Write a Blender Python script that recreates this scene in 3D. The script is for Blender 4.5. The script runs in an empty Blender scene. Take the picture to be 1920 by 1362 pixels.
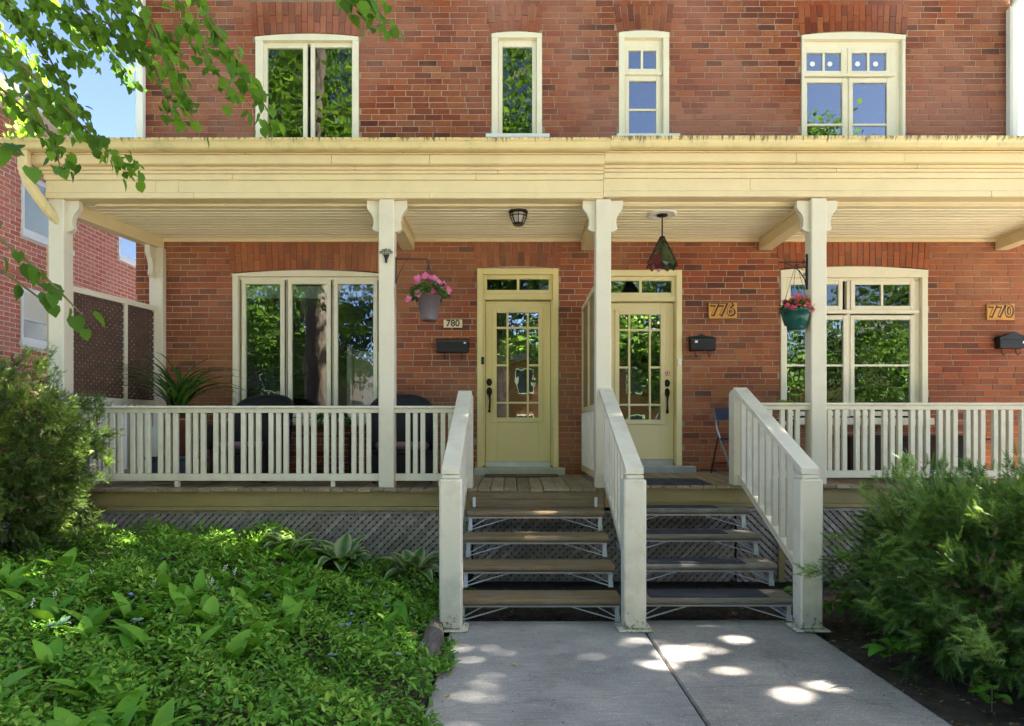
import bpy, bmesh, math, random
import numpy as np
from mathutils import Vector, Matrix
R = math.radians
random.seed(7); rng = np.random.default_rng(11)
scene = bpy.context.scene
C = scene.collection

# ------------------------------------------------------------------ camera
FPX = 1250.0            # focal length in pixels of the 1920 wide photograph
SW = 149.0              # pixels per metre at the brick wall (Y = 0)
SP = 181.0              # pixels per metre at the porch posts
DW = FPX / SW
EYE, HOR = 1.577, 808.0
cd = bpy.data.cameras.new('camera'); cam = bpy.data.objects.new('camera', cd); C.objects.link(cam)
cam.location = (0, -DW, EYE); cam.rotation_euler = (R(90), 0, 0)
cd.sensor_width = 36; cd.lens = FPX / 1920 * 36; cd.shift_y = 127 / 1920
cd.clip_start = 0.05; cd.clip_end = 800
scene.camera = cam

# ------------------------------------------------------------------ sky, sun, exposure
SUN_AZ, SUN_EL = 92.0, 50.0      # degrees from straight in front of the house towards the right, and above the horizon
w = bpy.data.worlds.new('World'); scene.world = w; w.use_nodes = True
nt = w.node_tree; bg = nt.nodes['Background']
sky = nt.nodes.new('ShaderNodeTexSky'); sky.sky_type = 'NISHITA'; sky.sun_disc = False
sky.sun_elevation = R(SUN_EL); sky.sun_rotation = R(180 - SUN_AZ)
sky.air_density = 0.34; sky.dust_density = 1.1; sky.ozone_density = 1.0
nt.links.new(sky.outputs[0], bg.inputs[0]); bg.inputs[1].default_value = 0.05
sl = bpy.data.lights.new('sun', 'SUN'); sun = bpy.data.objects.new('sun', sl); C.objects.link(sun)
sl.energy = 5.0; sl.angle = R(0.53); sl.color = (1.0, 0.93, 0.80)
sd = Vector((math.sin(R(SUN_AZ)) * math.cos(R(SUN_EL)), -math.cos(R(SUN_AZ)) * math.cos(R(SUN_EL)), math.sin(R(SUN_EL))))
sun.rotation_euler = sd.to_track_quat('Z', 'Y').to_euler(); sun.location = sd * 40
vs = scene.view_settings
vs.view_transform = 'Standard'; vs.look = 'None'; vs.exposure = 4.1; vs.gamma = 1.0; vs.use_curve_mapping = False
scene.render.engine = 'CYCLES'
scene.cycles.use_denoising = True
scene.cycles.max_bounces = 8; scene.cycles.diffuse_bounces = 5; scene.cycles.glossy_bounces = 4
scene.cycles.transparent_max_bounces = 12; scene.cycles.transmission_bounces = 4
scene.cycles.sample_clamp_indirect = 6.0
scene.cycles.caustics_reflective = False; scene.cycles.caustics_refractive = False

# ------------------------------------------------------------------ pixel -> metre helpers
def px(x, s=SW): return (x - 960.0) / s
def pz(y, s=SW): return EYE + (HOR - y) / s
def py(s): return FPX / s - DW
def at(x, y, D): return Vector(((x - 960.0) * D / FPX, D - DW, EYE + (HOR - y) * D / FPX))
YP = py(SP)             # front plane of the porch posts

# ------------------------------------------------------------------ materials
def _n(nt, t, **kw):
    n = nt.nodes.new(t)
    for k, v in kw.items(): setattr(n, k, v)
    return n
def ramp(nt, fac, stops):
    r = _n(nt, 'ShaderNodeValToRGB'); e = r.color_ramp.elements
    while len(e) < len(stops): e.new(0.5)
    for el, (p, c) in zip(e, stops):
        el.position = p; el.color = (*c, 1) if len(c) == 3 else c
    nt.links.new(fac, r.inputs[0]); return r.outputs[0]
def noise(nt, vec, scale, detail=4, rough=0.6):
    n = _n(nt, 'ShaderNodeTexNoise'); n.inputs['Scale'].default_value = scale
    n.inputs['Detail'].default_value = detail; n.inputs['Roughness'].default_value = rough
    nt.links.new(vec, n.inputs['Vector']); return n.outputs[0]
def mapped(nt, scale=(1, 1, 1)):
    g = _n(nt, 'ShaderNodeNewGeometry'); m = _n(nt, 'ShaderNodeMapping'); m.inputs['Scale'].default_value = scale
    nt.links.new(g.outputs['Position'], m.inputs['Vector']); return m.outputs[0]
def mix(nt, fac, a, b, mode='MIX'):
    m = _n(nt, 'ShaderNodeMix', data_type='RGBA', blend_type=mode)
    for i, v in ((0, fac), (6, a), (7, b)):
        if hasattr(v, 'is_output'): nt.links.new(v, m.inputs[i])
        elif i == 0: m.inputs[0].default_value = v
        else: m.inputs[i].default_value = (*v, 1)
    return m.outputs[2]
def scl(c, k): return tuple(min(1, x * k) for x in c)
def newmat(name):
    m = bpy.data.materials.new(name); m.use_nodes = True
    return m, m.node_tree, m.node_tree.nodes['Principled BSDF']
def mat(name, col, rough=0.6, var=0.18, scale=3.0, stretch=(1, 1, 1), bump=0.0, bscale=40.0, spec=0.35,
        metal=0.0, wear=None, wearcol=(0.2, 0.17, 0.14), wearscale=22.0, dirt=None, dirtscale=2.0):
    m, nt, b = newmat(name)
    v = mapped(nt, stretch)
    n1 = noise(nt, v, scale, 5)
    c = ramp(nt, n1, [(0.25, scl(col, 1 - var)), (0.75, scl(col, 1 + var))])
    if dirt:
        dn = noise(nt, mapped(nt), dirtscale, 6, 0.7)
        c = mix(nt, ramp(nt, dn, [(0.5, (0, 0, 0)), (0.75, (0.75, 0.75, 0.75))]), c, dirt)
    if wear:
        wn = noise(nt, mapped(nt), wearscale, 8, 0.7)
        c = mix(nt, ramp(nt, wn, [(wear, (0, 0, 0)), (wear + 0.02, (1, 1, 1))]), c, wearcol)
    nt.links.new(c, b.inputs['Base Color'])
    b.inputs['Roughness'].default_value = rough; b.inputs['Metallic'].default_value = metal
    b.inputs['Specular IOR Level'].default_value = spec
    if bump:
        bn = noise(nt, v, bscale, 4)
        bp = _n(nt, 'ShaderNodeBump'); bp.inputs['Strength'].default_value = bump; bp.inputs['Distance'].default_value = 0.01
        nt.links.new(bn, bp.inputs['Height']); nt.links.new(bp.outputs[0], b.inputs['Normal'])
    return m
def brickmat(name, cols, wash=None, grime=0.35, orange=None):
    m, nt, b = newmat(name)
    a = _n(nt, 'ShaderNodeAttribute', attribute_name='tint')
    s = _n(nt, 'ShaderNodeSeparateColor'); nt.links.new(a.outputs['Color'], s.inputs[0])
    k = len(cols)
    c = ramp(nt, s.outputs[0], [(i / (k - 1), cols[i]) for i in range(k)])
    v = mapped(nt)
    c = mix(nt, ramp(nt, noise(nt, v, 26, 6, 0.7), [(0.3, (0.62, 0.62, 0.62)), (0.7, (1.25, 1.25, 1.25))]), (0, 0, 0), c) if False else c
    mm = mix(nt, 1.0, c, ramp(nt, noise(nt, v, 22, 7, 0.72), [(0.28, (0.62, 0.6, 0.6)), (0.7, (1.0, 1.0, 1.0))]), 'MULTIPLY')
    g = noise(nt, v, 0.9, 5, 0.65)
    mm = mix(nt, ramp(nt, g, [(0.48, (0, 0, 0)), (0.7, (grime, grime, grime))]), mm, (0.09, 0.05, 0.04))
    if orange:
        on = noise(nt, mapped(nt, (0.7, 1, 0.9)), 0.8, 4, 0.6)
        mm = mix(nt, ramp(nt, on, [(0.44, (0, 0, 0)), (0.62, (0.5, 0.5, 0.5))]), mm, mix(nt, 1.0, c, orange, 'SOFT_LIGHT'))
    if wash:
        wn = noise(nt, mapped(nt, (0.45, 1, 0.45)), 1.1, 5, 0.6)
        mm = mix(nt, ramp(nt, wn, [(0.42, (0, 0, 0)), (0.62, (0.5, 0.5, 0.5))]), mm, wash)
    if orange:                                 # bricks below the porch roof line, tinted warmer and slightly brighter
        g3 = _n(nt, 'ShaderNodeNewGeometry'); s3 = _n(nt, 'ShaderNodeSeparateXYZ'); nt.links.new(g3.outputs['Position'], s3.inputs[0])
        below_roof = ramp(nt, s3.outputs[2], [(0, (1, 1, 1)), (1, (1, 1, 1))])
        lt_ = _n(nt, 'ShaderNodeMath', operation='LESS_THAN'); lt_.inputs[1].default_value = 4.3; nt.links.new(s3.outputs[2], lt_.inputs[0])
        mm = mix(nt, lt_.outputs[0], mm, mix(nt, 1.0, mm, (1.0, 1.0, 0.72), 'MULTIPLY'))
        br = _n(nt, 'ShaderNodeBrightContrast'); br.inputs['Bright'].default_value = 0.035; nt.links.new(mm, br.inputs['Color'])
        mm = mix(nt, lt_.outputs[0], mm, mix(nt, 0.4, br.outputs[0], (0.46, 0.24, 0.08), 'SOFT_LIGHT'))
    nt.links.new(mm, b.inputs['Base Color'])
    b.inputs['Roughness'].default_value = 0.85; b.inputs['Specular IOR Level'].default_value = 0.2
    bp = _n(nt, 'ShaderNodeBump'); bp.inputs['Strength'].default_value = 0.6; bp.inputs['Distance'].default_value = 0.006
    nt.links.new(noise(nt, v, 55, 6, 0.7), bp.inputs['Height']); nt.links.new(bp.outputs[0], b.inputs['Normal'])
    return m
def leafmat(name, cols, trans=0.35, rough=0.42, spec=0.4):
    m, nt, b = newmat(name)
    a = _n(nt, 'ShaderNodeAttribute', attribute_name='tint')
    s = _n(nt, 'ShaderNodeSeparateColor'); nt.links.new(a.outputs['Color'], s.inputs[0])
    k = len(cols)
    c = ramp(nt, s.outputs[0], [(i / (k - 1), cols[i]) for i in range(k)])
    nt.links.new(c, b.inputs['Base Color']); b.inputs['Roughness'].default_value = rough
    b.inputs['Specular IOR Level'].default_value = spec
    t = _n(nt, 'ShaderNodeBsdfTranslucent')
    tc = mix(nt, 1.0, c, (1.0, 1.0, 0.45), 'MULTIPLY'); g = _n(nt, 'ShaderNodeGamma'); g.inputs[1].default_value = 0.8
    nt.links.new(tc, g.inputs[0]); nt.links.new(g.outputs[0], t.inputs[0])
    ms = _n(nt, 'ShaderNodeMixShader'); ms.inputs[0].default_value = trans
    nt.links.new(b.outputs[0], ms.inputs[1]); nt.links.new(t.outputs[0], ms.inputs[2])
    nt.links.new(ms.outputs[0], nt.nodes['Material Output'].inputs[0])
    return m
def glassmat(name, refl=0.42, tintc=(0.85, 0.9, 0.88), wav=0.05):
    m, nt, b = newmat(name); nt.nodes.remove(b)
    g = _n(nt, 'ShaderNodeBsdfGlossy'); g.inputs['Roughness'].default_value = 0.0; g.inputs['Color'].default_value = (0.95, 0.97, 1, 1)
    t = _n(nt, 'ShaderNodeBsdfTransparent'); t.inputs[0].default_value = (*tintc, 1)
    bp = _n(nt, 'ShaderNodeBump'); bp.inputs['Strength'].default_value = wav; bp.inputs['Distance'].default_value = 0.02
    nt.links.new(noise(nt, mapped(nt, (1, 1, 0.5)), 5.0, 2), bp.inputs['Height']); nt.links.new(bp.outputs[0], g.inputs['Normal'])
    ms = _n(nt, 'ShaderNodeMixShader'); ms.inputs[0].default_value = refl
    nt.links.new(t.outputs[0], ms.inputs[1]); nt.links.new(g.outputs[0], ms.inputs[2])
    nt.links.new(ms.outputs[0], nt.nodes['Material Output'].inputs[0])
    return m

M = {}
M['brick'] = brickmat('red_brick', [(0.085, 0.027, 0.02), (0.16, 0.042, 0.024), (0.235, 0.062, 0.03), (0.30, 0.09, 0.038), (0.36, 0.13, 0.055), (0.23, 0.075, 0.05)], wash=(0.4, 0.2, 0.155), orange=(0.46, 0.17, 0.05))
M['nbrick'] = brickmat('pressed_red_brick', [(0.62, 0.17, 0.10), (0.68, 0.21, 0.125), (0.73, 0.27, 0.16), (0.66, 0.22, 0.15)], grime=0.0)
M['mortar'] = mat('lime_mortar', (0.33, 0.26, 0.195), 0.95, 0.45, 0.8, bump=0.5, bscale=80)
M['nmortar'] = mat('pale_mortar', (0.82, 0.76, 0.68), 0.95, 0.1, 3)
M['cream'] = mat('cream_trim_paint', (0.69, 0.565, 0.335), 0.5, 0.06, 2.0, bump=0.06, bscale=30, dirt=(0.56, 0.45, 0.27), dirtscale=1.3, wear=0.74, wearcol=(0.3, 0.24, 0.15), wearscale=9)
M['ceil'] = mat('ceiling_cream_paint', (0.85, 0.76, 0.54), 0.55, 0.06, 3.0, dirt=(0.74, 0.66, 0.46))
M['white'] = mat('off_white_rail_paint', (0.68, 0.625, 0.50), 0.45, 0.05, 3.0, bump=0.08, bscale=25, wear=0.715, wearcol=(0.3, 0.26, 0.2), wearscale=16, dirt=(0.5, 0.455, 0.35), dirtscale=5)
M['post'] = mat('off_white_post_paint', (0.66, 0.60, 0.475), 0.45, 0.05, 2.0, bump=0.08, bscale=20, dirt=(0.54, 0.48, 0.36))
M['newel'] = mat('worn_newel_paint', (0.67, 0.62, 0.50), 0.5, 0.06, 3.0, bump=0.12, bscale=30, wear=0.69, wearcol=(0.22, 0.18, 0.14), wearscale=26, dirt=(0.46, 0.41, 0.31), dirtscale=4)
def footwear(m):
    nt = m.node_tree; b = nt.nodes['Principled BSDF']; src = b.inputs['Base Color'].links[0].from_socket
    g = _n(nt, 'ShaderNodeNewGeometry'); sp = _n(nt, 'ShaderNodeSeparateXYZ'); nt.links.new(g.outputs['Position'], sp.inputs[0])
    mr = _n(nt, 'ShaderNodeMapRange'); mr.inputs[1].default_value = 0.0; mr.inputs[2].default_value = 0.42; mr.inputs[3].default_value = 0.13; mr.inputs[4].default_value = -0.1
    nt.links.new(sp.outputs[2], mr.inputs[0])
    ad = _n(nt, 'ShaderNodeMath', operation='ADD'); nt.links.new(noise(nt, mapped(nt), 24, 10, 0.8), ad.inputs[0]); nt.links.new(mr.outputs[0], ad.inputs[1])
    c = mix(nt, ramp(nt, ad.outputs[0], [(0.63, (0, 0, 0)), (0.67, (0.9, 0.9, 0.9))]), src, (0.17, 0.14, 0.1))
    nt.links.new(c, b.inputs['Base Color'])
footwear(M['newel'])
M['wframe'] = mat('window_cream_paint', (0.74, 0.685, 0.53), 0.45, 0.05, 3.0, bump=0.05, dirt=(0.66, 0.6, 0.4))
M['door780'] = mat('olive_yellow_door_paint', (0.70, 0.59, 0.27), 0.42, 0.04, 2.0, bump=0.03)
M['door776'] = mat('pale_yellow_door_paint', (0.74, 0.65, 0.36), 0.42, 0.04, 2.0, bump=0.03)
M['gutter'] = mat('gutter_yellow_metal', (0.64, 0.51, 0.255), 0.45, 0.1, 2.0, (1, 1, 1), spec=0.5, dirt=(0.36, 0.33, 0.16), dirtscale=5, wear=0.7, wearcol=(0.05, 0.05, 0.03), wearscale=18)
def drips(m):
    nt = m.node_tree; b = nt.nodes['Principled BSDF']; src = b.inputs['Base Color'].links[0].from_socket
    g = _n(nt, 'ShaderNodeNewGeometry'); sp = _n(nt, 'ShaderNodeSeparateXYZ'); nt.links.new(g.outputs['Position'], sp.inputs[0])
    mr = _n(nt, 'ShaderNodeMapRange'); mr.inputs[1].default_value = 4.42; mr.inputs[2].default_value = 4.515; mr.inputs[3].default_value = -0.12; mr.inputs[4].default_value = 0.2
    nt.links.new(sp.outputs[2], mr.inputs[0])
    ad = _n(nt, 'ShaderNodeMath', operation='ADD'); nt.links.new(noise(nt, mapped(nt, (9, 1, 1.2)), 4, 8, 0.75), ad.inputs[0]); nt.links.new(mr.outputs[0], ad.inputs[1])
    c = mix(nt, ramp(nt, ad.outputs[0], [(0.66, (0, 0, 0)), (0.74, (0.85, 0.85, 0.85))]), src, (0.07, 0.07, 0.03))
    nt.links.new(c, b.inputs['Base Color'])
drips(M['gutter'])
M['shingle'] = mat('dark_shingle', (0.05, 0.05, 0.05), 0.9, 0.4, 8, bump=0.5)
M['deck'] = mat('weathered_deck_wood', (0.27, 0.21, 0.13), 0.75, 0.35, 6, (6, 0.6, 6), bump=0.35, bscale=30, dirt=(0.33, 0.29, 0.24))
M['tread'] = mat('weathered_tread_wood', (0.21, 0.15, 0.08), 0.7, 0.4, 5, (0.6, 5, 8), bump=0.5, bscale=25, dirt=(0.24, 0.21, 0.18), dirtscale=2.5)
M['treadgrey'] = mat('grey_tread_wood', (0.17, 0.145, 0.115), 0.75, 0.4, 5, (0.6, 5, 8), bump=0.35, bscale=25, dirt=(0.32, 0.3, 0.28), dirtscale=2.5)
M['olive'] = mat('olive_fascia_paint', (0.27, 0.205, 0.085), 0.6, 0.2, 1.5, (0.5, 3, 3), bump=0.1, dirt=(0.2, 0.17, 0.08))
M['lattice'] = mat('weathered_lattice', (0.31, 0.27, 0.235), 0.8, 0.3, 6, (3, 3, 3), bump=0.3, dirt=(0.26, 0.22, 0.18))
def perpiece(m, lo, hi):
    nt = m.node_tree; b = nt.nodes['Principled BSDF']; src = b.inputs['Base Color'].links[0].from_socket
    oi = _n(nt, 'ShaderNodeObjectInfo')
    c = mix(nt, 1.0, src, ramp(nt, oi.outputs['Random'], [(0, (lo, lo, lo)), (1, (hi, hi, hi))]), 'MULTIPLY'); nt.links.new(c, b.inputs['Base Color'])
perpiece(M['lattice'], 0.72, 1.15); perpiece(M['deck'], 0.7, 1.2); perpiece(M['ceil'], 0.88, 1.0); perpiece(M['tread'], 0.85, 1.15)
M['brownlat'] = mat('brown_lattice', (0.085, 0.052, 0.036), 0.7, 0.3, 8, bump=0.2)
M['tanlat'] = mat('tan_lattice', (0.32, 0.23, 0.12), 0.7, 0.3, 8, bump=0.2)
M['steel'] = mat('galvanised_steel', (0.62, 0.64, 0.68), 0.5, 0.15, 8, dirt=(0.4, 0.4, 0.42))
M['iron'] = mat('black_iron', (0.018, 0.016, 0.015), 0.5, 0.2, 8)
M['bronze'] = mat('dark_bronze', (0.025, 0.02, 0.016), 0.35, 0.2, 8, metal=0.6)
M['blackmetal'] = mat('black_mailbox_metal', (0.012, 0.012, 0.014), 0.4, 0.2, 6)
M['concrete'] = None
M['stone'] = mat('limestone_sill', (0.5, 0.46, 0.36), 0.8, 0.2, 5, bump=0.2)
M['greystone'] = mat('grey_painted_sill', (0.45, 0.46, 0.47), 0.7, 0.15, 5, bump=0.2, dirt=(0.3, 0.3, 0.3))
M['vinyl'] = mat('white_vinyl', (0.8, 0.79, 0.73), 0.4, 0.03, 3)
M['whiteplastic'] = mat('white_plastic', (0.78, 0.78, 0.76), 0.5, 0.04, 3)
M['glass'] = glassmat('window_glass', 0.16, wav=0.05)
M['glasshi'] = glassmat('sky_window_glass', 0.17, wav=0.02)
M['doorglass'] = glassmat('door_glass', 0.33, wav=0.025)
M['dimglass'] = glassmat('old_window_glass', 0.05, wav=0.06)
M['transomglass'] = glassmat('transom_glass', 0.07, wav=0.03)
M['blind_or_reflection'] = mat('grey_blind', (0.32, 0.32, 0.3), 0.7, 0.1, 5)
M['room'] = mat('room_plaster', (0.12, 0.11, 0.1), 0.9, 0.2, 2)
M['roomwall'] = mat('cream_room_wall', (0.72, 0.66, 0.52), 0.9, 0.05, 2)
M['rubber'] = mat('blue_black_rubber', (0.035, 0.04, 0.055), 0.8, 0.3, 10, bump=0.4, bscale=120)
M['coir'] = mat('brown_coir', (0.13, 0.1, 0.055), 0.95, 0.3, 12, bump=0.6, bscale=150)
M['wicker'] = mat('black_wicker', (0.02, 0.018, 0.018), 0.55, 0.5, 60, (1, 1, 3), bump=0.8, bscale=90)
M['cushion'] = mat('mauve_cushion', (0.28, 0.18, 0.2), 0.9, 0.2, 8, bump=0.2)
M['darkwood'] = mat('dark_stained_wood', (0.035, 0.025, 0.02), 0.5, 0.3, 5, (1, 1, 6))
M['brownwood'] = mat('red_brown_wood', (0.16, 0.06, 0.03), 0.5, 0.3, 5, (4, 4, 1))
M['chairblue'] = mat('navy_vinyl', (0.03, 0.04, 0.09), 0.5, 0.2, 5)
M['tube'] = mat('grey_steel_tube', (0.32, 0.36, 0.42), 0.35, 0.1, 5, metal=0.7)
M['greypot'] = mat('grey_plum_plastic', (0.12, 0.1, 0.11), 0.42, 0.06, 4)
M['greenpot'] = mat('green_plastic', (0.01, 0.07, 0.06), 0.3, 0.1, 4)
M['terracotta'] = mat('terracotta', (0.35, 0.15, 0.08), 0.85, 0.15, 6)
M['bluebox'] = mat('slate_blue_plastic', (0.10, 0.13, 0.18), 0.5, 0.1, 4)
M['plate780'] = mat('cream_number_plate', (0.72, 0.62, 0.40), 0.5, 0.05, 4)
M['platewood'] = mat('orange_stained_wood', (0.58, 0.27, 0.05), 0.45, 0.2, 5, (1, 1, 8))
M['ink'] = mat('black_lettering', (0.012, 0.01, 0.01), 0.5, 0.1, 4)
M['brownink'] = mat('dark_brown_lettering', (0.06, 0.03, 0.015), 0.5, 0.1, 4)
M['red'] = mat('red_print', (0.45, 0.03, 0.03), 0.5, 0.05, 4)
M['paper'] = mat('white_paper', (0.8, 0.8, 0.78), 0.8, 0.03, 4)
M['pendant'] = mat('green_leaded_glass', (0.035, 0.05, 0.015), 0.15, 0.6, 7, spec=0.7)
M['pendantred'] = mat('wine_leaded_glass', (0.09, 0.012, 0.02), 0.15, 0.5, 9, spec=0.7)
M['lampglass'] = mat('frosted_lamp_glass', (0.42, 0.38, 0.34), 0.3, 0.1, 8)
M['bark'] = mat('furrowed_bark', (0.10, 0.075, 0.055), 0.95, 0.5, 6, (2, 2, 0.4), bump=1.0, bscale=12)
M['twig'] = mat('green_brown_twig', (0.12, 0.1, 0.04), 0.8, 0.3, 20)
M['soil'] = mat('dark_soil', (0.055, 0.042, 0.032), 1.0, 0.5, 9, bump=1.0, bscale=60, dirt=(0.1, 0.08, 0.06), dirtscale=8)
M['grass'] = mat('lawn_grass', (0.07, 0.13, 0.025), 0.9, 0.4, 3, bump=0.6, bscale=50)
M['asphalt'] = mat('asphalt', (0.2, 0.195, 0.185), 0.9, 0.2, 4, bump=0.3)
M['log'] = mat('weathered_grey_log', (0.11, 0.095, 0.085), 0.9, 0.45, 10, (5, 1, 5), bump=0.9, bscale=20)
M['siding'] = mat('pale_blue_siding', (0.42, 0.5, 0.6), 0.6, 0.08, 4)
M['linden'] = leafmat('linden_leaf', [(0.04, 0.1, 0.01), (0.07, 0.17, 0.015), (0.12, 0.25, 0.02), (0.2, 0.35, 0.03)], 0.5, 0.55, 0.2)
M['treeleaf'] = leafmat('street_tree_leaf', [(0.02, 0.05, 0.008), (0.045, 0.105, 0.014), (0.095, 0.18, 0.022)], 0.4, 0.55, 0.2)
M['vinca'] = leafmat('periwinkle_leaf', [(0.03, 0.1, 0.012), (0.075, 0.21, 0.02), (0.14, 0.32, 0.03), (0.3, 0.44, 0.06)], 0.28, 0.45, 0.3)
M['lily'] = leafmat('lily_of_the_valley_leaf', [(0.07, 0.22, 0.016), (0.12, 0.31, 0.026), (0.2, 0.4, 0.04)], 0.35, 0.5, 0.25)
M['dusty'] = leafmat('silvery_leaf', [(0.12, 0.22, 0.15), (0.19, 0.3, 0.22)], 0.2, 0.7, 0.2)
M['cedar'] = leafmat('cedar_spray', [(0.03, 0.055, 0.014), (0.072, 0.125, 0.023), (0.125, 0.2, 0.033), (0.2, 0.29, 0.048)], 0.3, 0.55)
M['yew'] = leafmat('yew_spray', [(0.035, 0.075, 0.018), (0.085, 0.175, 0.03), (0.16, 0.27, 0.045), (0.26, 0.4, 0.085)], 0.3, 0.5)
M['hosta'] = leafmat('hosta_leaf', [(0.05, 0.14, 0.03), (0.07, 0.18, 0.04), (0.55, 0.55, 0.3), (0.6, 0.6, 0.36)], 0.3)
M['plant'] = leafmat('house_plant_leaf', [(0.02, 0.06, 0.01), (0.05, 0.13, 0.02), (0.1, 0.2, 0.03)], 0.3)
M['lime'] = leafmat('lime_foliage', [(0.25, 0.3, 0.03), (0.4, 0.42, 0.05)], 0.35)
M['bluepetal'] = leafmat('periwinkle_petal', [(0.16, 0.18, 0.55), (0.26, 0.3, 0.68)], 0.3)
M['whitebell'] = leafmat('white_bell_flower', [(0.7, 0.72, 0.65), (0.8, 0.8, 0.75)], 0.3)
M['pink'] = leafmat('pink_petal', [(0.6, 0.06, 0.22), (0.75, 0.14, 0.36), (0.8, 0.3, 0.5)], 0.3)
M['redpetal'] = leafmat('red_petal', [(0.5, 0.02, 0.05), (0.65, 0.05, 0.1), (0.75, 0.25, 0.25)], 0.3)
M['yellowleaf'] = leafmat('yellow_fallen_leaf', [(0.7, 0.42, 0.02), (0.75, 0.5, 0.04)], 0.3)
M['litter'] = leafmat('dry_leaf_litter', [(0.06, 0.035, 0.02), (0.14, 0.09, 0.05), (0.26, 0.19, 0.12)], 0.1, 0.9, 0.1)
def concrete(name, base, warm):
    m, nt, b = newmat(name)
    v = mapped(nt)
    c = ramp(nt, noise(nt, v, 1.3, 7, 0.65), [(0.28, scl(base, 0.6)), (0.5, base), (0.72, scl(warm, 1.1))])
    c = mix(nt, 1.0, c, ramp(nt, noise(nt, mapped(nt, (0.5, 9, 1)), 9, 6, 0.7), [(0.3, (0.6, 0.6, 0.6)), (0.7, (1.0, 1.0, 1.0))]), 'MULTIPLY')
    c = mix(nt, 1.0, c, ramp(nt, noise(nt, v, 120, 3, 0.8), [(0.3, (0.55, 0.55, 0.55)), (0.65, (1, 1, 1))]), 'MULTIPLY')
    c = mix(nt, ramp(nt, noise(nt, v, 70, 3, 0.6), [(0.61, (0, 0, 0)), (0.68, (0.7, 0.7, 0.7))]), c, (0.6, 0.58, 0.55))
    c = mix(nt, ramp(nt, noise(nt, v, 30, 5, 0.7), [(0.6, (0, 0, 0)), (0.7, (0.7, 0.7, 0.7))]), c, (0.12, 0.115, 0.11))
    c = mix(nt, ramp(nt, noise(nt, v, 7, 8, 0.75), [(0.5, (0, 0, 0)), (0.68, (0.55, 0.55, 0.55))]), c, scl(base, 0.5))
    vo = _n(nt, 'ShaderNodeTexVoronoi', feature='DISTANCE_TO_EDGE'); vo.inputs['Scale'].default_value = 0.3
    dv = _n(nt, 'ShaderNodeVectorMath', operation='ADD'); nn = _n(nt, 'ShaderNodeTexNoise'); nn.inputs['Scale'].default_value = 5; nn.inputs['Detail'].default_value = 5
    nt.links.new(v, nn.inputs['Vector']); sc_ = _n(nt, 'ShaderNodeVectorMath', operation='SCALE'); sc_.inputs['Scale'].default_value = 0.25
    nt.links.new(nn.outputs['Color'], sc_.inputs[0]); nt.links.new(v, dv.inputs[0]); nt.links.new(sc_.outputs[0], dv.inputs[1]); nt.links.new(dv.outputs[0], vo.inputs['Vector'])
    c = mix(nt, ramp(nt, vo.outputs['Distance'], [(0.001, (0.3, 0.3, 0.3)), (0.004, (0, 0, 0))]), c, (0.1, 0.095, 0.09))
    nt.links.new(c, b.inputs['Base Color']); b.inputs['Roughness'].default_value = 0.85; b.inputs['Specular IOR Level'].default_value = 0.25
    bp = _n(nt, 'ShaderNodeBump'); bp.inputs['Strength'].default_value = 0.5; bp.inputs['Distance'].default_value = 0.006
    nt.links.new(noise(nt, mapped(nt, (1, 4, 1)), 45, 6, 0.75), bp.inputs['Height']); nt.links.new(bp.outputs[0], b.inputs['Normal'])
    return m
M['concrete'] = concrete('broomed_concrete', (0.43, 0.415, 0.405), (0.52, 0.49, 0.45))
M['paleconcrete'] = mat('pale_concrete', (0.38, 0.36, 0.32), 0.9, 0.15, 2)
M['concrete2'] = concrete('warm_concrete', (0.45, 0.415, 0.39), (0.54, 0.475, 0.42))

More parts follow.
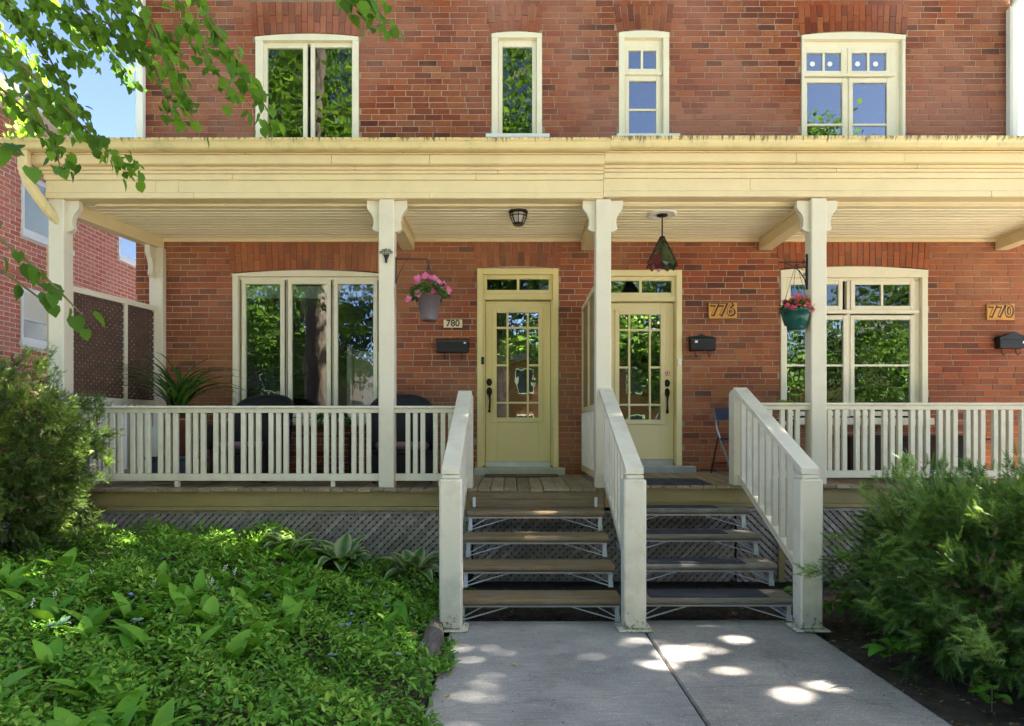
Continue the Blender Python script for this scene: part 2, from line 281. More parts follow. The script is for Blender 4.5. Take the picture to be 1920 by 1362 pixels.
# ------------------------------------------------------------------ mesh helpers
LOC = {}                # world offset of every empty root
def put(o, parent):
    C.objects.link(o)
    if parent is not None:
        o.parent = parent
        if parent.name in LOC: o.matrix_parent_inverse = Matrix.Translation(-LOC[parent.name])
    return o
def tag(o, label=None, cat=None, group=None, kind=None):
    if label: o['label'] = label
    if cat: o['category'] = cat
    if group: o['group'] = group
    if kind: o['kind'] = kind
    return o
def thing(name, loc, label, cat, group=None):
    o = bpy.data.objects.new(name, None); C.objects.link(o); o.location = loc; o.empty_display_size = 0.1
    LOC[o.name] = Vector(loc); return tag(o, label, cat, group)
class MB:
    def __init__(s): s.v = []; s.f = []; s.t = None
    def add(s, vs, fs):
        k = len(s.v); s.v += [tuple(p) for p in vs]; s.f += [tuple(i + k for i in f) for f in fs]; return s
    def box(s, x0, x1, y0, y1, z0, z1, b=0.0):
        x0, x1 = sorted((x0, x1)); y0, y1 = sorted((y0, y1)); z0, z1 = sorted((z0, z1))
        if b <= 0:
            return s.add([(x, y, z) for x in (x0, x1) for y in (y0, y1) for z in (z0, z1)],
                         [(0, 1, 3, 2), (4, 6, 7, 5), (0, 4, 5, 1), (2, 3, 7, 6), (0, 2, 6, 4), (1, 5, 7, 3)])
        b = min(b, 0.45 * (x1 - x0), 0.45 * (y1 - y0), 0.45 * (z1 - z0))
        bm = bmesh.new(); bmesh.ops.create_cube(bm, size=1)
        for v in bm.verts:
            v.co = Vector(((x0 + x1) / 2 + v.co.x * (x1 - x0), (y0 + y1) / 2 + v.co.y * (y1 - y0), (z0 + z1) / 2 + v.co.z * (z1 - z0)))
        bmesh.ops.bevel(bm, geom=list(bm.edges), offset=b, segments=1, affect='EDGES', profile=0.5)
        bm.verts.ensure_lookup_table()
        s.add([v.co for v in bm.verts], [[v.index for v in f.verts] for f in bm.faces]); bm.free(); return s
    def prism(s, poly, t0, t1, axis='y', mapf=None):
        """poly of (a, b) extruded from t0 to t1; axis y: a = x, b = z; axis x: a = y, b = z; axis z: a = x, b = y"""
        n = len(poly)
        def P(a, b, t): return (a, t, b) if axis == 'y' else ((t, a, b) if axis == 'x' else (a, b, t))
        vs = [P(a, b, t0) for a, b in poly] + [P(a, b, t1) for a, b in poly]
        fs = [tuple(range(n)), tuple(range(2 * n - 1, n - 1, -1))] + [(i, i + n, (i + 1) % n + n, (i + 1) % n) for i in range(n)]
        return s.add(vs, fs)
    def tube(s, pts, r, n=6):
        pts = [Vector(p) for p in pts]; rs = r if isinstance(r, (list, tuple)) else [r] * len(pts)
        vs, fs = [], []
        for i, p in enumerate(pts):
            d = (pts[min(i + 1, len(pts) - 1)] - pts[max(i - 1, 0)]).normalized()
            u = d.cross(Vector((0, 0, 1)) if abs(d.z) < 0.9 else Vector((1, 0, 0))).normalized(); q = d.cross(u)
            vs += [p + (u * math.cos(k / n * 6.28318) + q * math.sin(k / n * 6.28318)) * rs[i] for k in range(n)]
        for i in range(len(pts) - 1):
            fs += [(i * n + k, i * n + (k + 1) % n, (i + 1) * n + (k + 1) % n, (i + 1) * n + k) for k in range(n)]
        fs += [tuple(range(n))[::-1], tuple(range((len(pts) - 1) * n, len(pts) * n))]
        return s.add(vs, fs)
    def bar(s, a, b, w, h, up=(0, 0, 1)):
        a, b = Vector(a), Vector(b); d = (b - a).normalized(); u = d.cross(Vector(up)).normalized(); q = u.cross(d)
        vs = [p + u * (i * w / 2) + q * (j * h / 2) for p in (a, b) for i, j in ((-1, -1), (1, -1), (1, 1), (-1, 1))]
        return s.add(vs, [(0, 3, 2, 1), (4, 5, 6, 7)] + [(k, (k + 1) % 4, (k + 1) % 4 + 4, k + 4) for k in range(4)])
    def lathe(s, prof, c=(0, 0, 0), n=20, sq=1.0):
        k = len(prof); vs = []; fs = []
        for j in range(n):
            a = j / n * 6.28318
            vs += [(c[0] + r * math.cos(a), c[1] + r * math.sin(a) * sq, c[2] + z) for r, z in prof]
        for j in range(n):
            fs += [(j * k + i, ((j + 1) % n) * k + i, ((j + 1) % n) * k + i + 1, j * k + i + 1) for i in range(k - 1)]
        return s.add(vs, fs)
    def mesh(s, name, m, smooth=False):
        me = bpy.data.meshes.new(name); me.from_pydata(s.v, [], s.f); me.materials.append(m)
        bm = bmesh.new(); bm.from_mesh(me); bmesh.ops.recalc_face_normals(bm, faces=bm.faces); bm.to_mesh(me); bm.free()
        if smooth: me.polygons.foreach_set('use_smooth', [True] * len(me.polygons))
        return me
    def build(s, name, m, parent=None, smooth=False):
        return put(bpy.data.objects.new(name, s.mesh(name, M[m] if isinstance(m, str) else m, smooth)), parent)
def B(*a, **k): return MB().box(*a, **k)
def inst(name, me, loc, parent=None, rot=None, sc=None):
    o = bpy.data.objects.new(name, me); o.location = loc
    if rot: o.rotation_euler = rot
    if sc: o.scale = sc if hasattr(sc, '__len__') else (sc, sc, sc)
    return put(o, parent)
def scatter_mesh(name, tv, tf, P, Rm, S, tint, m, vt=None, smooth=True):
    """many copies of a small template (tv verts, tf faces of one size) as one mesh, tint per copy"""
    tv = np.asarray(tv, float); tf = np.asarray(tf, int); n = len(P); k = len(tv)
    S = np.asarray(S, float)
    if S.ndim == 1: S = np.repeat(S[:, None], 3, 1)
    V = np.einsum('nij,nkj->nki', Rm, tv[None] * S[:, None, :]) + P[:, None, :]
    F = (tf[None] + (np.arange(n) * k)[:, None, None]).reshape(-1, tf.shape[1])
    me = bpy.data.meshes.new(name); nf = len(F); fs = tf.shape[1]
    me.vertices.add(n * k); me.vertices.foreach_set('co', V.reshape(-1))
    me.loops.add(nf * fs); me.loops.foreach_set('vertex_index', F.reshape(-1).astype(np.int32))
    me.polygons.add(nf); me.polygons.foreach_set('loop_start', (np.arange(nf) * fs).astype(np.int32))
    if smooth: me.polygons.foreach_set('use_smooth', np.ones(nf, bool))
    at_ = me.attributes.new('tint', 'FLOAT_COLOR', 'POINT')
    col = np.zeros((n, k, 4)); col[..., 3] = 1; col[..., 0] = np.clip(np.asarray(tint)[:, None] + (0 if vt is None else np.asarray(vt)[None]), 0, 1)
    at_.data.foreach_set('color', col.reshape(-1))
    me.update(calc_edges=True); me.materials.append(M[m] if isinstance(m, str) else m)
    return me
def rotm(yaw, pitch, roll):
    """arrays of rotations Rz(yaw) Rx(pitch) Ry(roll)"""
    n = len(yaw); cy, sy, cp, sp, cr, sr = np.cos(yaw), np.sin(yaw), np.cos(pitch), np.sin(pitch), np.cos(roll), np.sin(roll)
    z = np.zeros(n); o = np.ones(n)
    Z = np.stack([np.stack([cy, -sy, z], 1), np.stack([sy, cy, z], 1), np.stack([z, z, o], 1)], 1)
    X_ = np.stack([np.stack([o, z, z], 1), np.stack([z, cp, -sp], 1), np.stack([z, sp, cp], 1)], 1)
    Y_ = np.stack([np.stack([cr, z, sr], 1), np.stack([z, o, z], 1), np.stack([-sr, z, cr], 1)], 1)
    return Z @ X_ @ Y_
def settint(me, t):
    a = me.attributes.new('tint', 'FLOAT_COLOR', 'POINT')
    a.data.foreach_set('color', np.tile([t, t, t, 1.0], len(me.vertices)))
# leaf templates: local +Y is towards the tip
HEART = ([(0, 0, 0), (0, .55, -.05), (0, 1, -.16), (.24, -.08, .05), (.45, .22, .09), (.38, .58, .03), (-.24, -.08, .05), (-.45, .22, .09), (-.38, .58, .03)],
         [(0, 3, 4, 1), (1, 4, 5, 2), (0, 1, 7, 6), (1, 2, 8, 7)])
OVAL = ([(0, 0, 0), (0, .5, -.06), (0, 1, -.12), (.2, .3, .05), (.17, .68, .02), (-.2, .3, .05), (-.17, .68, .02)],
        [(0, 3, 4, 1), (1, 4, 2, 2), (0, 1, 6, 5), (1, 2, 6, 6)])
OVALT = ([(0, 0, 0), (0, .5, -.06), (0, 1, -.12), (.2, .3, .05), (.17, .68, .02), (-.2, .3, .05), (-.17, .68, .02)],
         [(0, 3, 1), (3, 4, 1), (4, 2, 1), (0, 1, 5), (5, 1, 6), (6, 1, 2)])
QUAD = ([(-.5, 0, 0), (.5, 0, 0), (.35, 1, .1), (-.35, 1, -.1)], [(0, 1, 2, 3)])

# ================================================================== ground
MB().add([(-300, -300, -0.06), (300, -300, -0.06), (300, 300, -0.06), (-300, 300, -0.06)], [(0, 1, 2, 3)]).build('ground', 'soil')
tag(bpy.data.objects['ground'], 'dark bare soil around the house and under the stairs', kind='structure')
def slab(name, x0, x1, y0, y1, z, m, label):
    o = B(x0, x1, y0, y1, z - 0.08, z, b=0.012).build(name, m); return tag(o, label, kind='structure')
YS = 1250 / 226 - DW
slab('path', -0.49, 1.043, -9.6, -2.86, 0.0, 'concrete', 'grey broomed concrete path slab to the stairs of number 780')
slab('path', 1.057, 2.37, -9.6, -2.82, -0.003, 'concrete2', 'warm grey concrete path slab to the stairs of number 776')
slab('sidewalk', -60, 60, -11.9, -9.62, -0.01, 'paleconcrete', 'concrete pavement along the street behind the viewer')
slab('road', -80, 80, -20.5, -12.2, -0.05, 'asphalt', 'asphalt street in front of the houses')
slab('bounce_slab', 5.2, 13.5, -9.58, -0.3, -0.01, 'paleconcrete', 'pale unseen slab added beyond the right shrub to bounce light')  # added out of view: pale sunlit surface that bounces light onto the porch
slab('bounce_paving', -7.68, -4.9, -1.2, 12, 0.3, 'paleconcrete', 'pale paving added between the two houses to bounce light')  # pale floor added to throw light up between the houses
slab('lawn', -80, 80, -60, -20.6, 0.0, 'grass', 'green lawns across the street')

# planted bed left of the path: a gently raised sheet
def bedz(x, y):
    a = np.clip((-0.55 - x) / 2.6, 0, 1); a = a * a * (3 - 2 * a)
    b = np.clip((y + 5.2) / 3.2, 0, 1); b = b * b * (3 - 2 * b)
    e = np.clip((-0.5 - x) / 0.35, 0, 1)
    return 0.0 + 0.07 * e + 0.36 * a * (0.25 + 0.75 * b) + 0.02 * np.sin(x * 5.1 + y * 3.3)
nx, ny = 60, 60
xs = np.linspace(-7.6, -0.5, nx); ys = np.linspace(-8.2, -1.3, ny)
vv = [(x, y, float(bedz(x, y)) - 0.03) for y in ys for x in xs]
ff = [(j * nx + i, j * nx + i + 1, (j + 1) * nx + i + 1, (j + 1) * nx + i) for j in range(ny - 1) for i in range(nx - 1)]
tag(MB().add(vv, ff).build('garden_bed', 'soil', smooth=True), 'raised soil of the planted bed left of the path', kind='structure')

# ================================================================== brick house
HX0, HX1, WZ0, WZ1 = -4.73, 6.33, 0.7, 7.7
HXL = 7.4                                     # under the porch roof the wall runs on to the right
house = thing('brick_house', (0.8, 0, 0), 'red brick row house with cream windows above the porch', 'house')
OP = {}
def rect(k, x0, x1, y0, y1): OP[k] = (px(x0), px(x1), pz(y1), pz(y0))
rect('U1', 480, 673, 66, 285); rect('U2', 922, 1016, 62, 262); rect('U3', 1160, 1254, 60, 262); rect('U4', 1502, 1696, 63, 285)
rect('L1', 437, 722, 508, 798); rect('L4', 1463, 1738, 501, 798)
rect('D1', 895, 1047, 504, 889); rect('D2', 1128, 1278, 507, 886)
ARCH = {'U1': (474, 681, 4, 67, 5), 'U2': (919, 1012, 8, 62, 9), 'U3': (1157, 1257, 8, 60, 9), 'U4': (1499, 1699, 10, 63, 5),
        'L1': (432, 728, 455, 510, 4), 'D1': (893, 1049, 453, 503, 9), 'L4': (1459, 1742, 452, 503, 4)}
# mortar wall with openings
xb = sorted({HX0, HX1, *[v for o in OP.values() for v in o[:2]]}); zb = sorted({WZ0, WZ1, *[v for o in OP.values() for v in o[2:]]})
wall = MB()
for i in range(len(xb) - 1):
    for j in range(len(zb) - 1):
        cx, cz = (xb[i] + xb[i + 1]) / 2, (zb[j] + zb[j + 1]) / 2
        if any(o[0] < cx < o[1] and o[2] < cz < o[3] for o in OP.values()): continue
        wall.add([(xb[i], 0, zb[j]), (xb[i + 1], 0, zb[j]), (xb[i + 1], 0, zb[j + 1]), (xb[i], 0, zb[j + 1])], [(0, 1, 2, 3)])
for (a, b, c, d) in OP.values():      # reveals
    wall.add([(a, 0, c), (b, 0, c), (b, 0, d), (a, 0, d), (a, .14, c), (b, .14, c), (b, .14, d), (a, .14, d)], [(0, 1, 5, 4), (1, 2, 6, 5), (2, 3, 7, 6), (3, 0, 4, 7)])
wall.add([(HX1, 0, WZ0), (HXL, 0, WZ0), (HXL, 0, 4.6), (HX1, 0, 4.6)], [(0, 1, 2, 3)])
wallo = wall.build('wall', 'mortar', house)
# bricks
NEAR, FAR = [], []
CH, BL = 0.0755, 0.228
excl = []
for k, o in OP.items(): excl.append((o[0] - 0.004, o[1] + 0.004, o[2], o[3]))
for k, (a, b, c, d, g) in ARCH.items(): excl.append((px(a), px(b), pz(d) - 0.02, pz(c) - 0.035))
def brick_box(x0, x1, z0, z1, pr): return [(x0, -pr, z0), (x1, -pr, z0), (x1, -pr, z1), (x0, -pr, z1), (x0, .01, z0), (x1, .01, z0), (x1, .01, z1), (x0, .01, z1)]
BF = [(0, 1, 2, 3), (0, 4, 5, 1), (1, 5, 6, 2), (2, 6, 7, 3), (3, 7, 4, 0)]
row = 0; z = 0.95
while z < 7.5:
    z1 = z + CH
    if not (4.02 < z < 4.98):
        cuts = []
        for (a, b, c, d) in excl:
            ov = min(z1, d) - max(z, c)
            if ov > 0.3 * CH: cuts.append((a, b))
        x = HX0 - (0.114 if row % 2 else 0) + random.uniform(-0.02, 0.02)
        XR = HX1 if z > 4.5 else HXL
        while x < XR:
            L = BL + random.uniform(-0.012, 0.008)
            if row % 7 == 6 and random.random() < 0.12: L *= 0.5
            segs = [(max(x, HX0), min(x + L - 0.011, XR))]
            for (a, b) in cuts:
                ns = []
                for (s0, s1) in segs:
                    if s1 <= a or s0 >= b: ns.append((s0, s1)); continue
                    if s0 < a: ns.append((s0, a - 0.004))
                    if s1 > b: ns.append((b + 0.004, s1))
                segs = ns
            for (s0, s1) in segs:
                if s1 - s0 < 0.025: continue
                j = lambda q: random.uniform(-q, q)
                vsx = brick_box(s0 + j(.002), s1 + j(.002), z + 0.0055 + j(.0018), z1 - 0.0055 + j(.0018), 0.0055 + j(.0022))
                vsx = [(p[0], p[1] + (j(.0012) if p[1] < 0 else 0), p[2] + j(.0012)) for p in vsx]
                t = min(1, max(0, random.gauss(0.54, 0.21))); t = 0.02 if random.random() < 0.015 else t
                ux, uz = (s0 + s1) / 2, (z + z1) / 2
                # the bricks that stand clear in the open upper wall come first
                clear = (-1.95 < ux < 5.0) and 5.25 < uz < 6.98 and s1 - s0 > 0.15
                (NEAR if clear else FAR).append((vsx, t, abs(ux - 0.4)))
            x += L
    z = z1; row += 1
# soldier arches
for k, (a, b, c, d, deg) in ARCH.items():
    x0, x1, z0, z1 = px(a), px(b), pz(d), pz(c)
    n = int(round((x1 - x0) / 0.076)); wv = (x1 - x0) / n
    for i in range(n):
        u = (i + 0.5) / n * 2 - 1; ang = u * R(deg); xc = x0 + (i + 0.5) * wv
        rise = 0.045 * (1 - u * u) - 0.02
        lens = [0.21, 0.16] if i % 2 else [0.13, 0.24]
        zz = 0
        top = (z1 - z0) - rise
        for q, L in enumerate(lens):
            L = top * L / sum(lens)
            hw = wv / 2 - 0.004
            pr = 0.0105 + random.uniform(-.002, .002)
            pts = []
            for (lx, lz) in ((-hw, zz + 0.004), (hw, zz + 0.004), (hw * 1.04, zz + L - 0.004), (-hw * 1.04, zz + L - 0.004)):
                pts.append((xc + lx + lz * math.tan(ang) * 0.9, z0 + rise + lz))
            vsx = [(p[0], -pr, p[1]) for p in pts] + [(p[0], .01, p[1]) for p in pts]
            FAR.append((vsx, min(1, max(0, random.gauss(0.5, 0.18))), 9)); zz += L
NEAR.sort(key=lambda q: q[2])
FAR += NEAR[300:]; NEAR = NEAR[:300]
def bricks_mesh(lst, name, m):
    me = bpy.data.meshes.new(name); V = []; F = []; T = []
    for (v, t, _) in lst:
        k = len(V); V += v; F += [tuple(i + k for i in f) for f in BF]; T += [t] * 8
    me.from_pydata(V, [], F); a = me.attributes.new('tint', 'FLOAT_COLOR', 'POINT')
    arr = np.ones((len(V), 4)); arr[:, 0] = T; a.data.foreach_set('color', arr.reshape(-1)); me.materials.append(M[m]); return me
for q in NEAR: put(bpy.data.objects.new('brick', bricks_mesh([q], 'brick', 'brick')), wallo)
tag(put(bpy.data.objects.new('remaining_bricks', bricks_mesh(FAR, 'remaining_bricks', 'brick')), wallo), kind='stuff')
# side wall, eaves and roof of the house
B(HX0, HX0 + 0.2, 0.012, 9, 0.0, WZ1).build('side_wall', 'siding', house)
B(HX1 - 0.2, HX1, 0.012, 9, 0.0, WZ1).build('side_wall', 'siding', house)
MB().prism([(-0.45, 7.7), (-0.45, 7.85), (4.5, 11.8), (9.3, 7.85), (9.3, 7.7)], HX0 - 0.05, HX1 + 0.05, 'x').build('roof', 'shingle', house)  # ridge raised out of view so its shadow covers the neighbouring wall
B(HX0 - 0.05, HX1 + 0.05, -0.58, -0.452, 7.66, 7.80, b=0.01).build('eaves_gutter', 'gutter', house)
# downpipes on both corners of the front
dp = MB().box(px(262), px(275), -0.10, -0.012, 4.75, 7.68, b=0.012); dp.build('downpipe', 'vinyl', house)
dp = MB().box(px(1892, 150.5), px(1909, 150.5), -0.12, -0.012, 4.75, 6.86, b=0.02); dp.build('downpipe', 'vinyl', house)
dp = MB().tube([(px(1901, 150.5), -0.065, 6.83), (px(1904, 150.5), -0.065, 6.93), (px(1914, 150.5), -0.1, 7.02), (px(1960, 150.5), -0.4, 7.6)], 0.062, 8); dp.build('downpipe_elbow', 'vinyl', house, True)

# ------------------------------------------------ windows
def frame(mb, x0, x1, z0, z1, wl, wr, wt, wb, y0, y1, b=0.004):
    mb.box(x0, x0 + wl, y0, y1, z0, z1, b); mb.box(x1 - wr, x1, y0, y1, z0, z1, b)
    mb.box(x0 + wl, x1 - wr, y0 + .0015, y1, z1 - wt, z1, b); mb.box(x0 + wl, x1 - wr, y0 + .0015, y1, z0, z0 + wb, b)
    return mb
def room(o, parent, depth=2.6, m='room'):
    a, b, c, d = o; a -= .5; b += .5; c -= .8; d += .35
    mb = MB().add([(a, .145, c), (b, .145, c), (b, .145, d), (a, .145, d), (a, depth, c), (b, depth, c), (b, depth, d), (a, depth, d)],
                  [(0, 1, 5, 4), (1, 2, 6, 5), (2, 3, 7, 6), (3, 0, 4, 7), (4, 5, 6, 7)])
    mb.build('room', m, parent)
def arched_head(mb, x0, x1, zb_, zc, ze, y0, y1, n=14):
    top = [(x0 + (x1 - x0) * i / n, ze + (zc - ze) * (1 - (2 * i / n - 1) ** 2)) for i in range(n + 1)]
    mb.prism([(x0, zb_), (x1, zb_)] + top[::-1], y0, y1, 'y')
def window(key, casing, sashes, headpx, label, glass='glass', sill=None, fm='wframe'):
    """sashes: list of (x0, x1, y0, y1 pane pixels, [vertical bar px], [horizontal bar py])"""
    x0, x1, z0, z1 = OP[key]
    zc = z1; ze = z1 - (0.045 if x1 - x0 > 1.5 else (0.035 if x1 - x0 > 1 else 0.022)); zb_ = pz(headpx); cl, cr = (px(casing[0]) - x0, x1 - px(casing[1]))
    mb = MB(); arched_head(mb, x0, x1, zb_, zc - 0.002, ze, -0.028, 0.10)
    mb.box(x0, x0 + cl, -0.024, 0.10, z0, zb_, 0.004); mb.box(x1 - cr, x1, -0.024, 0.10, z0, zb_, 0.004)
    wo = mb.build('window', fm, house); wo['label'] = label
    # inner frame behind the panes of all sashes
    ix0, ix1 = x0 + cl, x1 - cr
    for (a, b, c, d, vb, hb) in sashes:
        p0, p1, q0, q1 = px(a), px(b), pz(d), pz(c)
        s = frame(MB(), p0 - .052, p1 + .052, q0 - .055, q1 + .055, .052, .052, .055, .055, 0.022, 0.066)
        so = s.build('sash', fm, wo)
        B(p0 - .01, p1 + .01, 0.045, 0.049, q0 - .01, q1 + .01).build('pane', 'transomglass' if key == 'L4' and c < 590 else glass, wo)
        for v in vb: B(px(v) - .014, px(v) + .014, 0.03, 0.064, q0, q1).build('muntin', fm, wo)
        for h in hb: B(p0, p1, 0.0305, 0.0635, pz(h) - .012, pz(h) + .012).build('muntin', fm, wo)
    # filler boards of the frame between sashes
    MB().box(ix0, ix1, 0.07, 0.095, z0, z0 + 0.02).build('sub_frame', fm, wo)
    fb = [ix0] + [v for s in sorted(sashes) for v in (px(s[0]) - .052, px(s[1]) + .052)] + [ix1]
    done = set()
    for i in range(0, len(fb) - 1):
        pass
    return wo, (ix0, ix1, z0, zb_)
def jambs(wo, lst, fm='wframe', y0=0.034, y1=0.1):
    for (a, b, c, d) in lst: B(px(a), px(b), y0, y1, pz(d), pz(c), b=0.003).build('jamb', fm, wo)
def sill(wo, a, b, c, d, m='stone', y0=-0.07):
    B(px(a), px(b), y0, 0.02, pz(d), pz(c), b=0.006).build('sill', m, wo)
W1, _ = window('U1', (494, 661), [(500, 567, 88, 280, [], []), (589, 659, 87, 280, [], [])], 78, 'wide upper window with two tall casements reflecting a tree', 'dimglass')
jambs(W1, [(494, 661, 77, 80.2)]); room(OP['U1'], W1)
W2, _ = window('U2', (934, 1006), [(942, 998, 86, 251, [], [])], 73, 'narrow upper window with a single tall pane', 'dimglass')
jambs(W2, [(934, 935.2, 73, 256), (1004.8, 1006, 73, 256), (934, 1006, 73, 78)]); sill(W2, 911, 1030, 254.5, 262, 'vinyl'); room(OP['U2'], W2)
W3, _ = window('U3', (1171, 1243), [(1179, 1231, 93, 127, [1204.5], []), (1180, 1231, 150, 252, [], [204])], 73, 'narrow upper window with a two-light transom', 'glasshi')
jambs(W3, [(1171, 1243, 73, 85), (1171, 1243, 135, 142), (1239, 1243, 85, 256)]); sill(W3, 1155, 1273, 254.5, 262, 'vinyl'); room(OP['U3'], W3)
B(px(1171), px(1241), -0.004, 0.07, pz(140), pz(133), b=.004).build('transom_bar', 'wframe', W3)
W4, _ = window('U4', (1508, 1690), [(1514, 1579, 97, 131, [1546.5], []), (1599, 1664, 97, 131, [1630.5], []), (1515, 1581, 153, 280, [], [232]), (1601, 1665, 153, 280, [], [232])], 76, 'wide upper window with four small transom lights and sky reflections', 'glasshi')
jambs(W4, [(1508, 1690, 76, 88.5), (1587.2, 1592.8, 88, 285), (1672.5, 1690, 88, 285), (1588, 1592, 142, 146)]); room(OP['U4'], W4)
B(px(1509), px(1680), -0.006, 0.07, pz(143), pz(137.5), b=.004).build('transom_bar', 'wframe', W4)
for cx in (1526, 1559, 1611, 1645):
    MB().lathe([(0.0, 0), (0.032, 0), (0.032, 0.002), (0, 0.002)], n=14).build('paper_disc', 'paper', W4)
    o = bpy.data.objects[[k for k in bpy.data.objects.keys() if k.startswith('paper_disc')][-1]]
    o.rotation_euler = (R(90), 0, 0); o.location = (px(cx), 0.043, pz(117))
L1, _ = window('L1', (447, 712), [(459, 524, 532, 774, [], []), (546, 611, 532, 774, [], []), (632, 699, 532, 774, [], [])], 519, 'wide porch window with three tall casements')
jambs(L1, [(447, 712, 519, 524), (535, 535.8, 524, 782), (621.5, 622.3, 524, 782)]); sill(L1, 430, 735, 784, 797, 'wframe')
room(OP['L1'], L1)
for (a, b) in ((457, 526), (544, 613), (630, 701)):
    B(px(a), px(b), 0.10, 0.14, pz(556), pz(534)).build('blind_or_reflection', 'blind_or_reflection', L1)
B(px(632), px(642), 0.5, 0.6, pz(900), pz(640)).build('room_partition', 'roomwall', L1)
B(px(642), px(704), 0.62, 0.70, pz(900), pz(648)).build('room_partition', 'roomwall', L1)
pf = B(px(660), px(682), 0.585, 0.60, pz(775), pz(732)).build('picture', 'paper', L1)
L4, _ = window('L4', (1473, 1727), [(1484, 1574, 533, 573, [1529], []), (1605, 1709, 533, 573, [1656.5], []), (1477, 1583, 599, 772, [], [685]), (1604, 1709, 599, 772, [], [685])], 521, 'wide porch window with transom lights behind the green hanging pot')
jambs(L4, [(1473, 1727, 521, 526), (1590.5, 1596.5, 524, 782), (1717, 1727, 524, 782), (1470, 1475, 524, 782)]); sill(L4, 1455, 1746, 784, 797, 'wframe')
B(px(1474), px(1724), -0.004, 0.07, pz(588), pz(581), b=.004).build('transom_bar', 'wframe', L4)
room(OP['L4'], L4)

# ------------------------------------------------ doors
def door(key, leaf, trans, cols, rows, hx, hside, label, m, sillpx, sillm):
    x0, x1, z0, z1 = OP[key]
    mb = MB(); cw = 0.07
    frame(mb, x0, x1, z0 + .085, z1, cw, cw, 0.075, 0.001, -0.022, 0.10)
    do = MB().box(px(leaf[0]), px(leaf[1]), 0.0, 0.0, 0, 0) if False else None
    lx0, lx1, lz0, lz1 = px(leaf[0]), px(leaf[1]), pz(leaf[3]), pz(leaf[2])
    gx0, gx1, gz0, gz1 = px(cols[0][0]), px(cols[-1][1]), pz(rows[-1][1]), pz(rows[0][0])
    YL = 0.085
    dm = MB()     # leaf as a frame round the glass
    dm.box(lx0, gx0, YL, YL + .045, lz0, lz1, .003); dm.box(gx1, lx1, YL, YL + .045, lz0, lz1, .003)
    dm.box(gx0, gx1, YL + .001, YL + .045, gz1, lz1); dm.box(gx0, gx1, YL + .001, YL + .045, lz0, gz0)
    do = dm.build('door', m, house); do['label'] = label
    gb = frame(MB(), gx0 - .055, gx1 + .055, gz0 - .06, gz1 + .06, .055, .055, .06, .06, YL - .014, YL - .0005, .004); gb.build('glazing_bead', m, do)
    B(gx0, gx1, YL + .02, YL + .024, gz0, gz1).build('pane', 'doorglass', do)
    for i in range(2):
        v = (px(cols[i][1]) + px(cols[i + 1][0])) / 2; B(v - .0125, v + .0125, YL - .006, YL + .018, gz0, gz1, b=.003).build('muntin', m, do)
    for i in range(3):
        h = (pz(rows[i][1]) + pz(rows[i + 1][0])) / 2
        spans = [(gx0, gx1)] if i != 1 else [(gx0, px(cols[0][1])), (px(cols[2][0]), gx1)]
        for (a, b) in spans: B(a, b, YL - .005, YL + .0175, h - .0125, h + .0125, b=.003).build('muntin', m, do)
    mb.build('door_casing', m, do)
    # jamb boards, transom bar and transom
    B(x0 + cw, lx0 - .004, 0.03, .12, lz0 - .05, z1 - .075).build('jamb', m, do); B(lx1 + .004, x1 - cw, 0.03, .12, lz0 - .05, z1 - .075).build('jamb', m, do)
    ty0, ty1 = pz(trans[1]), pz(trans[0])
    B(x0 + cw, x1 - cw, 0.01, .12, lz1 + .01, ty0 - .05, b=.005).build('transom_bar', m, do)
    tf = frame(MB(), x0 + cw, x1 - cw, ty0 - .05, z1 - .075, .05, .05, .05, .05, 0.028, .07); tf.build('transom_frame', m, do)
    B(x0 + cw + .04, x1 - cw - .04, .05, .054, ty0 - .01, z1 - .12).build('transom_pane', 'transomglass', do)
    mx = px(trans[2]); B(mx - .016, mx + .016, .034, .066, ty0, z1 - .12).build('muntin', m, do)
    B(lx0, lx1, .09, .13, z0 + .085, lz0 - .004).build('threshold', 'steel' if key == 'D1' else 'greystone', do)
    B(px(sillpx[0]), px(sillpx[1]), -0.14, 0.10, z0 - .02, z0 + .083, b=.008).build('doorstep', sillm, do)
    room(OP[key], do, 2.0)
    # lock set
    bx = px(hx); hz = pz(716 if key == 'D1' else 718)
    esc = MB().lathe([(0, -.02), (.02, -.02), (.034, -.008), (.036, 0)], n=16); esc.build('deadbolt', 'bronze', do, True)
    o = C.objects[-1]; o.rotation_euler = (R(-90), 0, 0); o.location = (bx, YL, hz); o.scale = (1, 1.4, 1)
    o.rotation_euler = (R(90), 0, 0); o.scale = (1, 1.35, -1)
    g = MB().tube([(bx, YL - .01, hz - .10), (bx + hside * .004, YL - .055, hz - .16), (bx + hside * .012, YL - .06, hz - .24), (bx + hside * .006, YL - .05, hz - .32), (bx, YL - .01, hz - .375)], [.022, .016, .011, .013, .02], 8)
    g.lathe([(0, 0)], n=3) if False else None
    g.build('door_handle', 'bronze', do, True)
    pl = MB().lathe([(0, -.012), (.03, -.012), (.036, 0)], n=16).build('handle_plate', 'bronze', do, True)
    pl.rotation_euler = (R(90), 0, 0); pl.location = (bx, YL, hz - .12); pl.scale = (1, 1.6, -1)
    return do
D1 = door('D1', (910, 1033, 563, 866), (521, 543, 971.5), [(931, 950), (953, 988), (992, 1010)], [(584, 611), (615, 682), (686, 753), (757, 783)], 917, 1, 'olive yellow front door with glazed grid and handle on its left', 'door780', (890, 1058), 'stone')
D2 = door('D2', (1143, 1266, 566, 862), (523, 548, 1202), [(1163, 1180), (1184, 1219), (1223, 1241)], [(588, 615), (619, 686), (690, 757), (761, 787)], 1254, -1, 'pale yellow front door with glazed grid and round red sticker', 'door776', (1112, 1300), 'greystone')
